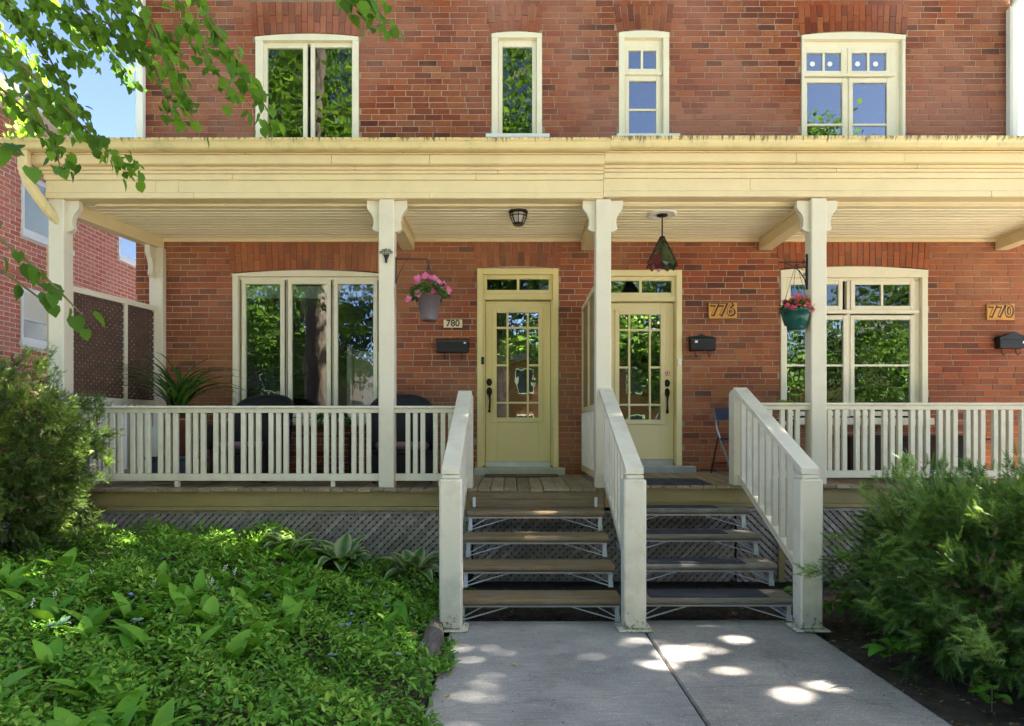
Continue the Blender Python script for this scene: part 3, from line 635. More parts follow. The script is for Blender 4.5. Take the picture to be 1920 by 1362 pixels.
st = MB().lathe([(0, 0), (.038, 0), (.038, .002), (0, .002)], n=20).build('round_sticker', 'paper', D2); st.rotation_euler = (R(90), 0, 0); st.location = (px(1254), .084, pz(699))
st = MB().lathe([(.026, 0), (.035, 0), (.035, .001), (.026, .001)], n=20).build('sticker_ring', 'red', D2); st.rotation_euler = (R(90), 0, 0); st.location = (px(1254), .0815, pz(699))
st = MB().lathe([(0, 0), (.015, 0), (.015, .001), (0, .001)], n=12).build('sticker_emblem', 'red', D2); st.rotation_euler = (R(90), 0, 0); st.location = (px(1254), .0813, pz(699))
B(px(902.5), px(908), -0.036, -0.0225, pz(684), pz(670), b=.004).build('doorbell', 'ink', D1)
B(px(1269.5), px(1276), -0.04, -0.0225, pz(686), pz(674), b=.004).build('door_chime', 'whiteplastic', D2)

# ================================================================== porch
RZ = 0.033                                    # the right-hand half stands a little higher
XS = 0.945                                    # where the two halves meet
PX0, PX1 = -4.82, 7.6
porch = thing('porch', (1.0, -0.75, 0.98), 'cream painted timber porch with posts, railings and lattice skirt', 'porch')
ZB = 3.98
def deckz(y, right=False):                    # floor falls a little towards the street
    t = (y - (YP - 0.1)) / (0 - (YP - 0.1)); return 0.985 + 0.045 * t + (RZ if right else 0)
# floor planks
x = PX0 - 0.02
while x < PX1:
    wd = 0.136; r = x + wd / 2 > XS; j = random.uniform(-.003, .003)
    y0, y1 = YP - 0.10 + random.uniform(-.004, .004), 0.0 if False else -0.012
    za, zb2 = deckz(y0, r) + j, deckz(y1, r) + j
    MB().add([(x, y0, za - .03), (x + wd - .008, y0, za - .03), (x + wd - .008, y0, za), (x, y0, za), (x, y1, zb2 - .03), (x + wd - .008, y1, zb2 - .03), (x + wd - .008, y1, zb2), (x, y1, zb2)],
             [(0, 1, 2, 3), (3, 2, 6, 7), (4, 7, 6, 5), (0, 3, 7, 4), (1, 5, 6, 2), (0, 4, 5, 1)]).build('floor_plank', 'deck', porch)
    x += wd
for (a, b, dz) in ((PX0, XS - .002, 0), (XS + .002, PX1, RZ)):
    B(a, b, YP - 0.055, YP - 0.02, 0.80 + dz, 0.952 + dz, b=.003).build('rim_board', 'olive', porch)
    B(a, b, YP - 0.068, YP - 0.02, 0.755 + dz, 0.798 + dz, b=.004).build('rim_moulding', 'olive', porch)
B(PX0, PX1, -0.3, -0.2, 0.0, 0.93).build('foundation', 'mortar', porch)
# lattice skirt: three panels of crossed slats
def skirt(x0, x1, zb0, zt, front_dir, y):
    h = zt - zb0; wdt = 0.053; per = 0.077; th = .012
    lp = MB().box(x0, x1, y - .012, y + .03, zt - .03, zt).build('lattice', 'lattice', porch)
    def slat(dirn):
        pts = [(0, 0), (wdt, 0), (wdt + dirn * h, h), (dirn * h, h)]
        return MB().prism(pts, 0, th, 'y').mesh('slat', M['lattice'])
    for d, yo in ((front_dir, 0.0), (-front_dir, th + .0015)):
        me = slat(d); xx = x0 - (h if d > 0 else 0)
        while xx < x1 + (h if d < 0 else 0) - wdt:
            lo, hi = min(xx, xx + d * h), max(xx, xx + d * h) + wdt
            if lo >= x0 - .05 and hi <= x1 + .05: inst('slat', me, (xx, y + yo, zb0), lp)
            else:                                 # cut at the panel end
                pts = [(xx, 0), (xx + wdt, 0), (xx + wdt + d * h, h), (xx + d * h, h)]
                def clip(pl, xc, keep):
                    out = []
                    for i in range(len(pl)):
                        p, q = pl[i], pl[(i + 1) % len(pl)]
                        ip, iq = (p[0] - xc) * keep >= 0, (q[0] - xc) * keep >= 0
                        if ip: out.append(p)
                        if ip != iq:
                            t = (xc - p[0]) / (q[0] - p[0]); out.append((xc, p[1] + t * (q[1] - p[1])))
                    return out
                pts = clip(clip(pts, x0, 1), x1, -1)
                if len(pts) >= 3:
                    o = MB().prism([(a - x0, b) for a, b in pts], 0, th, 'y').build('slat', 'lattice', lp); o.location = (x0, y + yo, zb0)
            xx += per
skirt(PX0 + .02, -0.42, 0.12, 0.752, 1, YP - 0.035)
skirt(-0.40, 2.30, 0.02, 0.752, 1, YP - 0.02)
skirt(2.32, 4.6, 0.02, 0.785, -1, YP - 0.035)
B(2.74, 2.80, YP - 0.06, YP - 0.037, 0.02, 0.785, b=.003).build('lattice_stile', 'olive', porch)
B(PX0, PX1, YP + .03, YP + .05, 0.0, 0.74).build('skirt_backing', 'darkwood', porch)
# posts with brackets
BRK = [(0, 0), (.13, 0), (.13, -.078), (.115, -.10), (.088, -.13), (.068, -.17), (.06, -.215), (.064, -.262), (.076, -.292), (.06, -.306), (.03, -.322), (0, -.325)]
POSTS = [(px(104.5, SP), 0, 'R'), (px(724, SP), 0, 'LR'), (px(1131.5, SP), 0, 'LR'), (px(1536, SP), RZ, 'LR'), (6.15, RZ, 'LR')]
for (xc, dz, sides) in POSTS:
    po = B(xc - .08, xc + .08, YP, YP + .16, deckz(YP, dz > 0) - 0.012, ZB + (0.012 if dz else 0), b=.009).build('post', 'post', porch)
    for s in sides:
        sg = 1 if s == 'R' else -1
        MB().prism([(xc + sg * (.0795 + a), ZB - .004 + b) for a, b in BRK], YP + .045, YP + .115, 'y').build('bracket', 'post', po)
# half posts against the wall at the left end
EA, EB = Vector((px(104.5, SP) + .02, YP + .16, 0)), Vector((px(296, 150), -0.09, 0))        # the left end runs slightly inwards
hp = B(EB.x - .085, EB.x + .085, -0.105, -0.012, 1.02, 3.86, b=.007).build('wall_post', 'post', porch)
MB().prism([(-0.105 - a * 1.1, 3.85 + b * 1.15) for a, b in BRK], EB.x - .06, EB.x + .0, 'x').build('bracket', 'post', hp)
B(px(104.5, SP) + .01, px(104.5, SP) + .08, YP + .1605, YP + .30, 3.50, 3.84).build('bracket', 'post', hp) if False else None
# entablature: beam, trims, fascia, gutter, for each half
def entab(x0, x1, dz, left):
    e = 0.0
    def strip(name, off, z0, z1, m='cream', b=.004, back=.02):
        cuts = [x0 - (off if left else 0)] + sorted(random.uniform(x0 + .8, x1 - .8) for _ in range(2)) + [x1]
        for q in range(3): B(cuts[q] + (.0015 if q else 0), cuts[q + 1] - (.0015 if q < 2 else 0), YP - off + random.uniform(-.001, .001), YP + back, z0 + dz + random.uniform(0, .0008), z1 + dz, b=b).build(name, m, porch)
        if left: B(x0 - off + .001, x0 + .03, YP + back + .001, -0.012, z0 + dz + .001, z1 + dz - .001, b=b).build(name, m, porch)
    B(x0, x1, YP + .001, YP + .159, ZB + dz, 4.32 + dz, b=.003).build('beam', 'cream', porch)
    strip('beam_trim', .012, ZB + .002, ZB + .060)
    strip('beam_board', .006, ZB + .062, 4.168)
    strip('frieze_board', .020, 4.17, 4.228)
    strip('frieze_moulding', .034, 4.23, 4.262)
    strip('frieze_cove', .048, 4.264, 4.298)
    strip('soffit_board', .098, 4.300, 4.312)
    strip('fascia_board', .106, 4.306, 4.392)
    strip('drip_board', .128, 4.394, 4.408)
    gx0 = x0 - .48 if left else x0 + .04
    g = [(-.128, 4.41), (-.15, 4.408), (-.20, 4.412), (-.212, 4.425), (-.212, 4.455), (-.222, 4.475), (-.236, 4.490), (-.238, 4.512), (-.228, 4.512), (-.222, 4.50), (-.14, 4.50), (-.128, 4.52)]
    MB().prism([(YP + a, b + dz) for a, b in g], gx0, x1 + (.04 if left else 0), 'x').build('gutter', 'gutter', porch)
entab(PX0, XS, 0.0, True)
entab(XS + .002, PX1, 0.018, False)
MB().prism([(YP - .2, 4.503), (YP - .2, 4.52), (0.0, 5.02), (-0.012, 4.98)], PX0 - .45, PX1, 'x').build('roof', 'shingle', porch)
# end beam, cross beams, ceiling boards
def skewbox(a, b, w, z0, z1): return MB().bar((a.x, a.y, (z0 + z1) / 2), (b.x, b.y, (z0 + z1) / 2), w, z1 - z0)
skewbox(EA, Vector((EB.x, -.012, 0)), .13, 3.855, 4.0).build('end_beam', 'cream', porch)
for xc in (POSTS[1][0], POSTS[2][0], POSTS[3][0], POSTS[4][0]):
    B(xc - .08, xc + .08, YP + .16, -.012, 3.845, 3.999, b=.004).build('cross_beam', 'cream', porch)
    for s in (-1, 1): B(xc + s * .08, xc + s * .1, YP + .16, -.012, 3.965, 3.999).build('cross_beam_trim', 'cream', porch)
edges = [PX0 + .15] + [p[0] for p in POSTS[1:]] + [PX1]
bw = 0.098
for i in range(len(edges) - 1):
    y = YP + .16; xa, xb2 = edges[i] + (.08 if i else 0), edges[i + 1] - .08
    while y < -.012:
        y2 = min(y + bw, -.012); j = random.uniform(0, .0015)
        MB().prism([(y + .002, 4.012), (y + .014, 3.986 + j), (y2 - .020, 3.986 + j), (y2 - .016, 4.012)], xa, xb2, 'x').build('ceiling_board', 'ceil', porch)
        y = y2
B(PX0, PX1, YP + .1, -.012, 4.014, 4.03).build('ceiling_backing', 'ceil', porch)
for (a, b) in ((PX0 + .4, XS - .08), (XS + .08, PX1)):
    B(a, b, -0.05, -0.012, 3.945, 3.985, b=.006).build('wall_cornice', 'cream', porch)
    B(a, b, YP + .16, YP + .185, 3.958, 3.988, b=.005).build('beam_cornice', 'cream', porch)

# railings on the porch edge
def railing(x0, x1, dz, phase):
    yc = YP + .08
    t = MB().prism([(yc - .05, 1.812), (yc - .054, 1.822), (yc - .045, 1.836), (yc + .045, 1.836), (yc + .054, 1.822), (yc + .05, 1.812), (yc + .03, 1.806), (yc + .026, 1.765), (yc - .026, 1.765), (yc - .03, 1.806)], x0, x1, 'x')
    t.v = [(v[0], v[1], v[2] + dz) for v in t.v]
    ro = t.build('railing', 'white', porch)
    B(x0, x1, yc - .03, yc + .03, 1.052 + dz, 1.128 + dz, b=.006).build('bottom_rail', 'white', ro)
    me = B(-.0235, .0235, -.0235, .0235, 1.13, 1.763, b=.003).mesh('baluster', M['white'])
    x = x0 - .289 + phase
    while x < x1:
        for k in range(3):
            xx = x + k * .078
            if x0 + .03 < xx < x1 - .03: inst('baluster', me, (xx, yc + random.uniform(-.002, .002), dz), ro)
        x += .289
    n = max(1, int((x1 - x0) / 1.3))
    for i in range(n):
        xx = x0 + (i + .7) * (x1 - x0) / n; B(xx - .02, xx + .02, yc - .02, yc + .02, deckz(yc, dz > 0), 1.052 + dz).build('rail_foot', 'white', ro)
railing(POSTS[0][0] + .08, POSTS[1][0] - .08, 0, px(451.5, SP) - (POSTS[0][0] + .08) - 6 * .289)
railing(POSTS[1][0] + .08, -.545, 0, .135)
railing(2.44, POSTS[3][0] - .08, RZ, .10)
railing(POSTS[3][0] + .08, POSTS[4][0] - .08, RZ, .06)
# screens: left end (brown lattice) and the divider between the doors
def screen(A, Bp, z0, z1, m, name, mids, fm='post', per=.052, wdt=.037):
    """framed lattice in the vertical plane through A and Bp"""
    d = (Bp - A); L = d.length; u = d.normalized(); nrm = Vector((u.y, -u.x, 0))
    def Pt(a, z, t): p = A + u * a + nrm * t; return (p.x, p.y, z)
    def plank(a0, a1, zz0, zz1, t0, t1, nm, mm, par):
        vs = [Pt(a, zz, t) for a in (a0, a1) for t in (t0, t1) for zz in (zz0, zz1)]
        return MB().add(vs, [(0, 1, 3, 2), (4, 6, 7, 5), (0, 4, 5, 1), (2, 3, 7, 6), (0, 2, 6, 4), (1, 5, 7, 3)]).build(nm, mm, par)
    so = plank(0, L, z1 - .06, z1, -.026, .026, name, fm, porch)
    plank(0, L, z0, z0 + .06, -.026, .026, 'screen_rail', fm, so)
    st = [0.0] + mids + [L]
    for a in st:
        a0 = min(max(a - .022, 0), L - .044); plank(a0, a0 + .044, z0 + .06, z1 - .06, -.025, .025, 'screen_stile', fm, so)
    for i in range(len(st) - 1):
        a0, a1 = st[i] + .02, st[i + 1] - .02; q0, q1 = z0 + .06, z1 - .06; h = q1 - q0
        for dd, t in ((1, .004), (-1, -.004)):
            c = a0 - h
            while c < a1 + h:
                pts = [(c, q0), (c + wdt * 1.41, q0), (c + wdt * 1.41 + dd * h, q1), (c + dd * h, q1)]
                def clip(pl, xc, keep):
                    out = []
                    for k in range(len(pl)):
                        p, q = pl[k], pl[(k + 1) % len(pl)]
                        ip, iq = (p[0] - xc) * keep >= 0, (q[0] - xc) * keep >= 0
                        if ip: out.append(p)
                        if ip != iq:
                            tt = (xc - p[0]) / (q[0] - p[0]); out.append((xc, p[1] + tt * (q[1] - p[1])))
                    return out
                pts = clip(clip(pts, a0, 1), a1, -1) if pts else []
                if len(pts) >= 3:
                    n = len(pts); vs = [Pt(a, zz, t - .0035) for a, zz in pts] + [Pt(a, zz, t + .0035) for a, zz in pts]
                    MB().add(vs, [tuple(range(n)), tuple(range(2 * n - 1, n - 1, -1))] + [(k, k + n, (k + 1) % n + n, (k + 1) % n) for k in range(n)]).build('slat', m, so)
                c += per * 1.41
    return so, plank, L
Lscr = (EB - EA).length
so, plank, L = screen(EA, Vector((EB.x, -.105, 0)), 1.89, 3.12, 'brownlat', 'end_screen', [Lscr * .60])
plank(0, L, 1.06, 1.13, -.025, .025, 'screen_rail', 'white', so)
for i in range(13): plank(.04 + i * .092, .085 + i * .092, 1.13, 1.89, -.02, .02, 'baluster', 'white', so)
DA, DB = Vector((XS - .045, YP + .16, 0)), Vector((XS - .045, -.014, 0))
so, plank, L = screen(DA, DB, 1.80, 3.13, 'tanlat', 'divider_screen', [.62], fm='cream')
plank(0, L, 1.075, 1.15, -.025, .025, 'screen_rail', 'cream', so)
for i in range(9): plank(.1 + i * .14, .145 + i * .14, 1.15, 1.80, -.02, .02, 'baluster', 'white', so)
plank(L - .09, L - .0, 1.075, 1.80, -.03, .03, 'screen_stile', 'white', so)
# downspout at the left end of the gutter
dpx = -4.93; yg = YP - .17
MB().box(dpx - .05, dpx + .05, yg - .035, yg + .035, 4.20, 4.408, b=.01).build('downspout', 'gutter', porch)
pts = []
for i in range(15):
    t = i / 14; pts.append((dpx + .0 + (.24 * t ** 1.5), yg + .0 + .24 * t ** 1.4, 4.22 - .52 * t))
MB().tube(pts, [.05 + (.004 if i % 2 else 0) for i in range(15)], 10).build('downspout_elbow', 'gutter', porch)
MB().tube([pts[-1], (PX0 - .035, YP + .13, 3.5), (PX0 - .035, YP + .14, 0.6)], .045, 8).build('downspout', 'gutter', porch, True)

# ================================================================== stairs and stair railings
RX = [-0.484, 0.968, 2.356]
def tread_mesh(x0, x1, y0, y1, z, th=.056):
    pr = [(y1, z - th), (y0 + .022, z - th), (y0 + .007, z - th * .86), (y0, z - th * .6), (y0 + .001, z - th * .38), (y0 + .01, z - th * .14), (y0 + .03, z), (y1, z)]
    return MB().prism(pr, x0, x1, 'x')
def stairs(x0, x1, m, label, dz):
    sx = thing('staircase', ((x0 + x1) / 2, -2.4, 0), label, 'stairs')
    for k, (db, df) in enumerate([(5.77, 5.45), (6.13, 5.83), (6.50, 6.20), (6.80, 6.53)]):
        z = .197 * (k + 1) + dz * (k + 1) / 5; yb, yf = db - DW, df - DW
        t = tread_mesh(x0, x1, yf, yb, z).build('tread', m, sx)
        s = MB().box(x0 + .01, x1 - .01, yf + .05, yf + .056, z - .076, z - .057).build('angle_bar', 'steel', sx)
        B(x0 + .012, x1 - .012, yf + .0562, yf + .085, z - .064, z - .0575).build('angle_flange', 'steel', s)
        zl = max(z - .20, 0.0)
        for sg, xe in ((1, x0 + .03), (-1, x1 - .03)):
            B(xe - .018, xe + .018, yf + .06, yf + .066, zl, z - .058).build('upright', 'steel', s)
            B(xe - sg * .022, xe - sg * .018, yf + .046, yb + .2, zl + .0, zl + .05).build('side_bar', 'steel', s)
            MB().bar((xe, yf + .07, zl + .01), (xe + sg * .44, yf + .07, z - .06), .006, .024, (0, 1, 0)).build('strut', 'steel', s)
            MB().bar((xe, yf + .08, zl + .03), (xe + sg * .2, yf + .08, z - .06), .006, .02, (0, 1, 0)).build('strut', 'steel', s)
    return sx
stairs(-0.44, 0.90, 'tread', 'bare brown wooden stairs up to the olive door', 0)
ST2 = stairs(1.04, 2.32, 'treadgrey', 'grey wooden stairs with dark rubber tread mats', RZ)
for (a, b) in ((-.44, XS - .01),):
    B(a, b, YP - 0.10, YP - .07, .79, .875).build('riser', 'tread', bpy.data.objects['staircase'])
    B(a, b, YP - 0.103, YP - .07, .878, .950).build('riser', 'tread', bpy.data.objects['staircase'])
for sx_ in (-.40, .84): B(sx_, sx_ + .03, YP - .115, YP - .104, .80, .90).build('hanger_plate', 'steel', bpy.data.objects['staircase'])
matlab = ['lowest', 'second lowest', 'second highest', 'highest']
for k, (db, df) in enumerate([(5.77, 5.45), (6.13, 5.83), (6.50, 6.20), (6.80, 6.53)]):
    z = .197 * (k + 1) + RZ * (k + 1) / 5
    o = MB().box(1.14 if k == 0 else 1.08, [2.12, 2.06, 2.02, 2.03][k], df - DW + .035, db - DW - .03, z + .001, z + .009, b=.003).build('stair_mat', 'rubber')
    tag(o, f'blue-black rubber mat on the {matlab[k]} tread of the right stairs', 'mat', 'rubber mats on the right stairs')
def stair_railing(xc, label, top_post, dz, m='newel'):
    r = thing('stair_railing', (xc, -3.05, 0), label, 'railing')
    Yn = py(239.0)
    nw = B(xc - .088, xc + .088, Yn, Yn + .165, .018, 1.195, b=.012).build('newel_post', m, r)
    B(xc - .07, xc + .07, Yn + .018, Yn + .148, 1.196, 1.228, b=.008).build('newel_cap', m, nw)
    B(xc - .135, xc + .135, Yn - .035, Yn + .19, .001, .018, b=.006).build('base_plate', m, nw)
    yt, zt = YP - .02, 1.945 + dz; yb, zb_ = Yn + .03, 1.235
    if top_post:
        pr = [(xc - .078, 1.0), (xc + .078, 1.0), (xc + .078, 1.93), (xc + .06, 1.965), (xc + .03, 1.98), (xc - .03, 1.98), (xc - .06, 1.965), (xc - .078, 1.93)]
        MB().prism([(a, b + dz - (.015 if b < 1.1 else 0)) for a, b in pr], YP - .06, YP + .095, 'y').build('top_post', 'newel', r)
    yt2 = yt if top_post else YP - .001
    sl = (zt - zb_) / (yt - yb)
    def line(y, off): return zb_ + sl * (y - yb) + off
    hr = MB().prism([(yb, line(yb, 0)), (yt2, line(yt2, 0)), (yt2, line(yt2, .045)), (yb - .0, line(yb, .045))], xc - .07, xc + .07, 'x').build('handrail', 'newel', r)
    MB().prism([(yb + .13, line(yb + .13, -.05)), (yt2, line(yt2, -.05)), (yt2, line(yt2, -.002)), (yb + .13, line(yb + .13, -.002))], xc - .026, xc + .026, 'x').build('handrail_fillet', 'newel', r)
    lo = -.90
    y0 = Yn + .166
    MB().prism([(y0, line(y0, lo)), (yt2, line(yt2, lo)), (yt2, line(yt2, lo + .07)), (y0, line(y0, lo + .07))], xc - .03, xc + .03, 'x').build('lower_rail', 'newel', r)
    n = 9
    for i in range(n):
        y = y0 + .09 + (yt2 - y0 - .18) * i / (n - 1)
        MB().prism([(y - .022, line(y - .022, lo + .07)), (y + .022, line(y + .022, lo + .07)), (y + .022, line(y + .022, -.052)), (y - .022, line(y - .022, -.052))], xc - .022, xc + .022, 'x').build('baluster', 'newel', r)
stair_railing(RX[0], 'off-white stair railing next to the ground cover bed', True, 0)
stair_railing(RX[1], 'off-white stair railing between the two flights of stairs', False, 0.02)
stair_railing(RX[2], 'off-white stair railing beside the right evergreen shrub, its newel chipped', True, RZ)

# ================================================================== neighbouring house
NX = -7.7
nh = thing('neighbour_house', (NX - 3, 4, 0), 'bright red brick house next door seen past the left end of the porch', 'house')
B(NX - 6, NX, 1.0, 12, 0, 6.5).build('wall', 'nmortar', nh)
nb = []
def nD(x): return -NX * FPX / (960 - x) - DW
NWIN = [(2.07, 3.25, 4.72, 5.62), (4.64, 5.6, 5.0, 5.62), (2.05, 3.3, 3.0, 3.82)]
z = 0.6; row = 0
while z < 6.48:
    y = 1.02 - (.113 if row % 2 else 0)
    while y < 7.2:
        a, b = max(y, 1.0), min(y + .222, 7.2)
        segs = [(a, b)]
        for (w0, w1, c0, c1) in NWIN:
            if min(z + CH, c1) - max(z, c0 - .09) > .02:
                ns = []
                for (s0, s1) in segs:
                    if s1 <= w0 or s0 >= w1: ns.append((s0, s1)); continue
                    if s0 < w0: ns.append((s0, w0))
                    if s1 > w1: ns.append((w1, s1))
                segs = ns
        for (s0, s1) in segs:
            if s1 - s0 < .03: continue
            pr = .006 + random.uniform(-.0015, .0015) + (.03 if 3.93 < z < 4.0 else 0)
            vsx = [(NX + pr, s0 + .007, z + .0065), (NX + pr, s1 - .007, z + .0065), (NX + pr, s1 - .007, z + CH - .0065), (NX + pr, s0 + .007, z + CH - .0065),
                   (NX - .01, s0 + .005, z + .005), (NX - .01, s1 - .005, z + .005), (NX - .01, s1 - .005, z + CH - .005), (NX - .01, s0 + .005, z + CH - .005)]
            nb.append((vsx, random.random(), 0))
        y += .232
    z += CH; row += 1
z = 0.6; row = 0
while z < 6.48:                                # the street front of the neighbouring house
    x = NX - 5.9 - (.113 if row % 2 else 0)
    while x < NX - .02:
        a, b = max(x, NX - 5.95) + .005, min(x + .222, NX) - .005; pr = .006 + random.uniform(-.0015, .0015)
        if b - a > .03: nb.append(([(a, 1.0 - pr, z + .005), (b, 1.0 - pr, z + .005), (b, 1.0 - pr, z + CH - .005), (a, 1.0 - pr, z + CH - .005), (a, 1.01, z + .005), (b, 1.01, z + .005), (b, 1.01, z + CH - .005), (a, 1.01, z + CH - .005)], random.random(), 0))
        x += .232
    z += CH; row += 1
tag(put(bpy.data.objects.new('wall_bricks', bricks_mesh(nb, 'wall_bricks', 'nbrick')), nh), kind='stuff')
for i, (a, b, c, d) in enumerate(NWIN):
    wo = MB(); fw = .05
    wo.box(NX - .02, NX + .02, a, a + fw, c, d); wo.box(NX - .02, NX + .02, b - fw, b, c, d); wo.box(NX - .02, NX + .019, a + fw, b - fw, d - fw, d); wo.box(NX - .02, NX + .019, a + fw, b - fw, c, c + fw)
    wob = wo.build('window', 'vinyl', nh)
    B(NX + .004, NX + .008, a + fw, b - fw, c + fw, d - fw).build('pane', 'glasshi', wob)
    B(NX - .01, NX + .05, a - .03, b + .03, c - .09, c - .002, b=.005).build('sill', 'vinyl', wob)
    B(NX + .0005, NX + .003, a + fw, b - fw, c + fw, d - fw).build('blind_or_reflection' if i != 2 else 'dark_room', 'siding' if i != 2 else 'room', wob)  # pale blue sheet puts the reflected siding and sky into two windows
    if i == 2:
        B(NX + .010, NX + .016, a + .05, b - .05, c + .36, d - .05).build('blind_or_reflection', 'roomwall', wob)
        B(NX + .009, NX + .03, a + .05, b - .05, c + .33, c + .36).build('meeting_rail', 'vinyl', wob)
MB().prism([(NX - 6.4, 6.5), (NX + .5, 6.5), (NX + .5, 6.62), (NX - 3, 8.6), (NX - 6.4, 6.62)], 0.6, 12.4, 'y').build('roof', 'shingle', nh)
B(NX + .012, NX + .5, 0.61, 12.39, 6.44, 6.498).build('soffit', 'vinyl', nh)

# ================================================================== things on the wall
def text_mesh(s, size, m, ext=.002, bold=0.0):
    cu = bpy.data.curves.new('txt', 'FONT'); cu.body = s; cu.size = size; cu.extrude = ext; cu.offset = bold
    cu.align_x = 'CENTER'; cu.align_y = 'CENTER'
    o = bpy.data.objects.new('txt', cu); C.objects.link(o)
    me = bpy.data.meshes.new_from_object(o.evaluated_get(bpy.context.evaluated_depsgraph_get()))
    bpy.data.objects.remove(o); me.materials.clear(); me.materials.append(M[m]); return me
def numplate(s, x0, x1, y0, y1, m, ink, label, th, size, bold, shadow=None):
    o = B(px(x0), px(x1), -.011 - th, -.011, pz(y1), pz(y0), b=.003).build('house_number_plate', m)
    tag(o, label, 'house number')
    me = text_mesh(s, size, ink, .0015, bold)
    cx, cz = (px(x0) + px(x1)) / 2, (pz(y0) + pz(y1)) / 2
    n = inst('digits', me, (cx, -.0125 - th, cz), o, (R(90), 0, 0))
    if shadow:
        n2 = inst('digits_inlay', text_mesh(s, size, shadow, .001, -.001), (cx - .007, -.0152 - th, cz + .004), o, (R(90), 0, 0))
    return o
numplate('780', 832, 867, 600, 615, 'plate780', 'ink', 'cream plate reading 780 above a black mailbox', .012, .115, .002)
numplate('776', 1327, 1380, 569, 598, 'platewood', 'ink', 'orange wooden plaque reading 776 right of the pale door', .03, .205, .012, 'platewood')
numplate('770', 1847, 1898, 571, 601, 'platewood', 'ink', 'orange wooden plaque reading 770 at the far right', .03, .205, .012, 'platewood')
def mailbox(x0, x1, y0, y1, label, style):
    a, b, c, d = px(x0), px(x1), pz(y1), pz(y0)
    r = thing('mailbox', ((a + b) / 2, -.012, c), label, 'mailbox')
    B(a, b, -.115, -.012, c, d - .03, b=.006).build('box', 'blackmetal', r)
    if style == 0:
        MB().prism([(-.125, d - .055), (-.128, d - .03), (-.012, d + .004), (-.012, d - .012), (-.118, d - .036)], a - .006, b + .006, 'x').build('lid', 'blackmetal', r)
        B(b - .055, b - .03, -.1265, -.1255, d - .075, d - .055).build('sticker', 'paper', r)
    elif style == 1:
        pr = [(a - .006, d - .03), (b + .006, d - .03), (b + .006, d), (a + (b - a) * .72, d + .004), (a + (b - a) * .6, d + .022), ((a + b) / 2, d + .038), (a + (b - a) * .4, d + .022), (a + (b - a) * .28, d + .004), (a - .006, d)]
        MB().prism(pr, -.03, -.0125, 'y').build('back_plate', 'blackmetal', r)
        MB().prism([(-.122, d - .06), (-.124, d - .04), (-.031, d - .012), (-.031, d - .029), (-.116, d - .045)], a - .006, b + .006, 'x').build('lid', 'blackmetal', r)
        B(a + .05, a + .085, -.1165, -.1155, d - .09, d - .06).build('sticker', 'paper', r)
    else:
        mx = (a + b) / 2
        MB().prism([(a - .02, d - .06), (mx, d + .02), (b + .02, d - .06), (b + .02, d - .075), (a - .02, d - .075)], -.135, -.0125, 'y').build('lid', 'blackmetal', r)
        B(b - .05, b - .02, -.1165, -.1155, d - .125, d - .095).build('sticker', 'paper', r)
    for hx in (a + (b - a) * .24, a + (b - a) * .78):
        MB().tube([(hx, -.03, c + .002), (hx, -.035, c - .05), (hx + .006, -.05, c - .078), (hx + .012, -.068, c - .072), (hx + .014, -.072, c - .05)], .006, 6).build('newspaper_hook', 'iron', r)
mailbox(820, 879, 636, 663, 'long black metal mailbox under the 780 plate', 0)
mailbox(1291, 1337, 632, 659, 'small black mailbox with a scalloped top below the 776 plaque', 1)
mailbox(1863, 1912, 628, 655, 'black mailbox with a peaked lid below the 770 plaque', 2)

# ceiling lamps
lx, ly = .07, 7.33 - DW
lamp = thing('ceiling_lamp', (lx, ly, 3.99), 'dark bronze caged ceiling lamp in front of the olive door', 'lamp')
MB().lathe([(0, 0), (.105, 0), (.108, -.012), (.095, -.028), (0, -.028)], (lx, ly, 3.991), 24).build('base', 'bronze', lamp, True)
MB().lathe([(.082, -.03), (.078, -.06), (.052, -.135), (0, -.142)], (lx, ly, 3.991), 20).build('lamp_glass', 'lampglass', lamp, True)
for k in range(8):
    a = k / 8 * 6.283
    MB().tube([(lx + .096 * math.cos(a), ly + .096 * math.sin(a), 3.965), (lx + .088 * math.cos(a), ly + .088 * math.sin(a), 3.925), (lx + .056 * math.cos(a), ly + .056 * math.sin(a), 3.85)], .005, 5).build('cage_bar', 'bronze', lamp)
for (rr, zz) in ((.092, 3.93), (.057, 3.852)):
    MB().tube([(lx + rr * math.cos(k / 20 * 6.2832), ly + rr * math.sin(k / 20 * 6.2832), zz) for k in range(21)], .006, 5).build('cage_ring', 'bronze', lamp)
MB().lathe([(0, 0), (.055, 0), (.055, -.012), (0, -.014)], (lx, ly, 3.85), 16).build('finial', 'bronze', lamp)
lx, ly = 1.67, 7.41 - DW
lamp = thing('pendant_lamp', (lx, ly, 3.99), 'green leaded glass pendant lamp on a white ceiling rose', 'lamp')
MB().lathe([(0, 0), (.16, 0), (.163, -.012), (.15, -.022), (.12, -.022), (.11, -.014), (.09, -.016), (0, -.016)], (lx, ly, 3.992), 30).build('ceiling_rose', 'vinyl', lamp, True)
MB().lathe([(0, -.016), (.062, -.016), (.06, -.03), (.02, -.042), (0, -.042)], (lx, ly, 3.992), 20).build('canopy', 'bronze', lamp, True)
MB().tube([(lx, ly, 3.95), (lx, ly, 3.71)], .008, 8).build('rod', 'bronze', lamp)
zt, zb_ = 3.725, 3.40
MB().lathe([(0, .01), (.03, .008), (.034, -.02), (.0, -.022)], (lx, ly, zt), 12).build('cap', 'bronze', lamp)
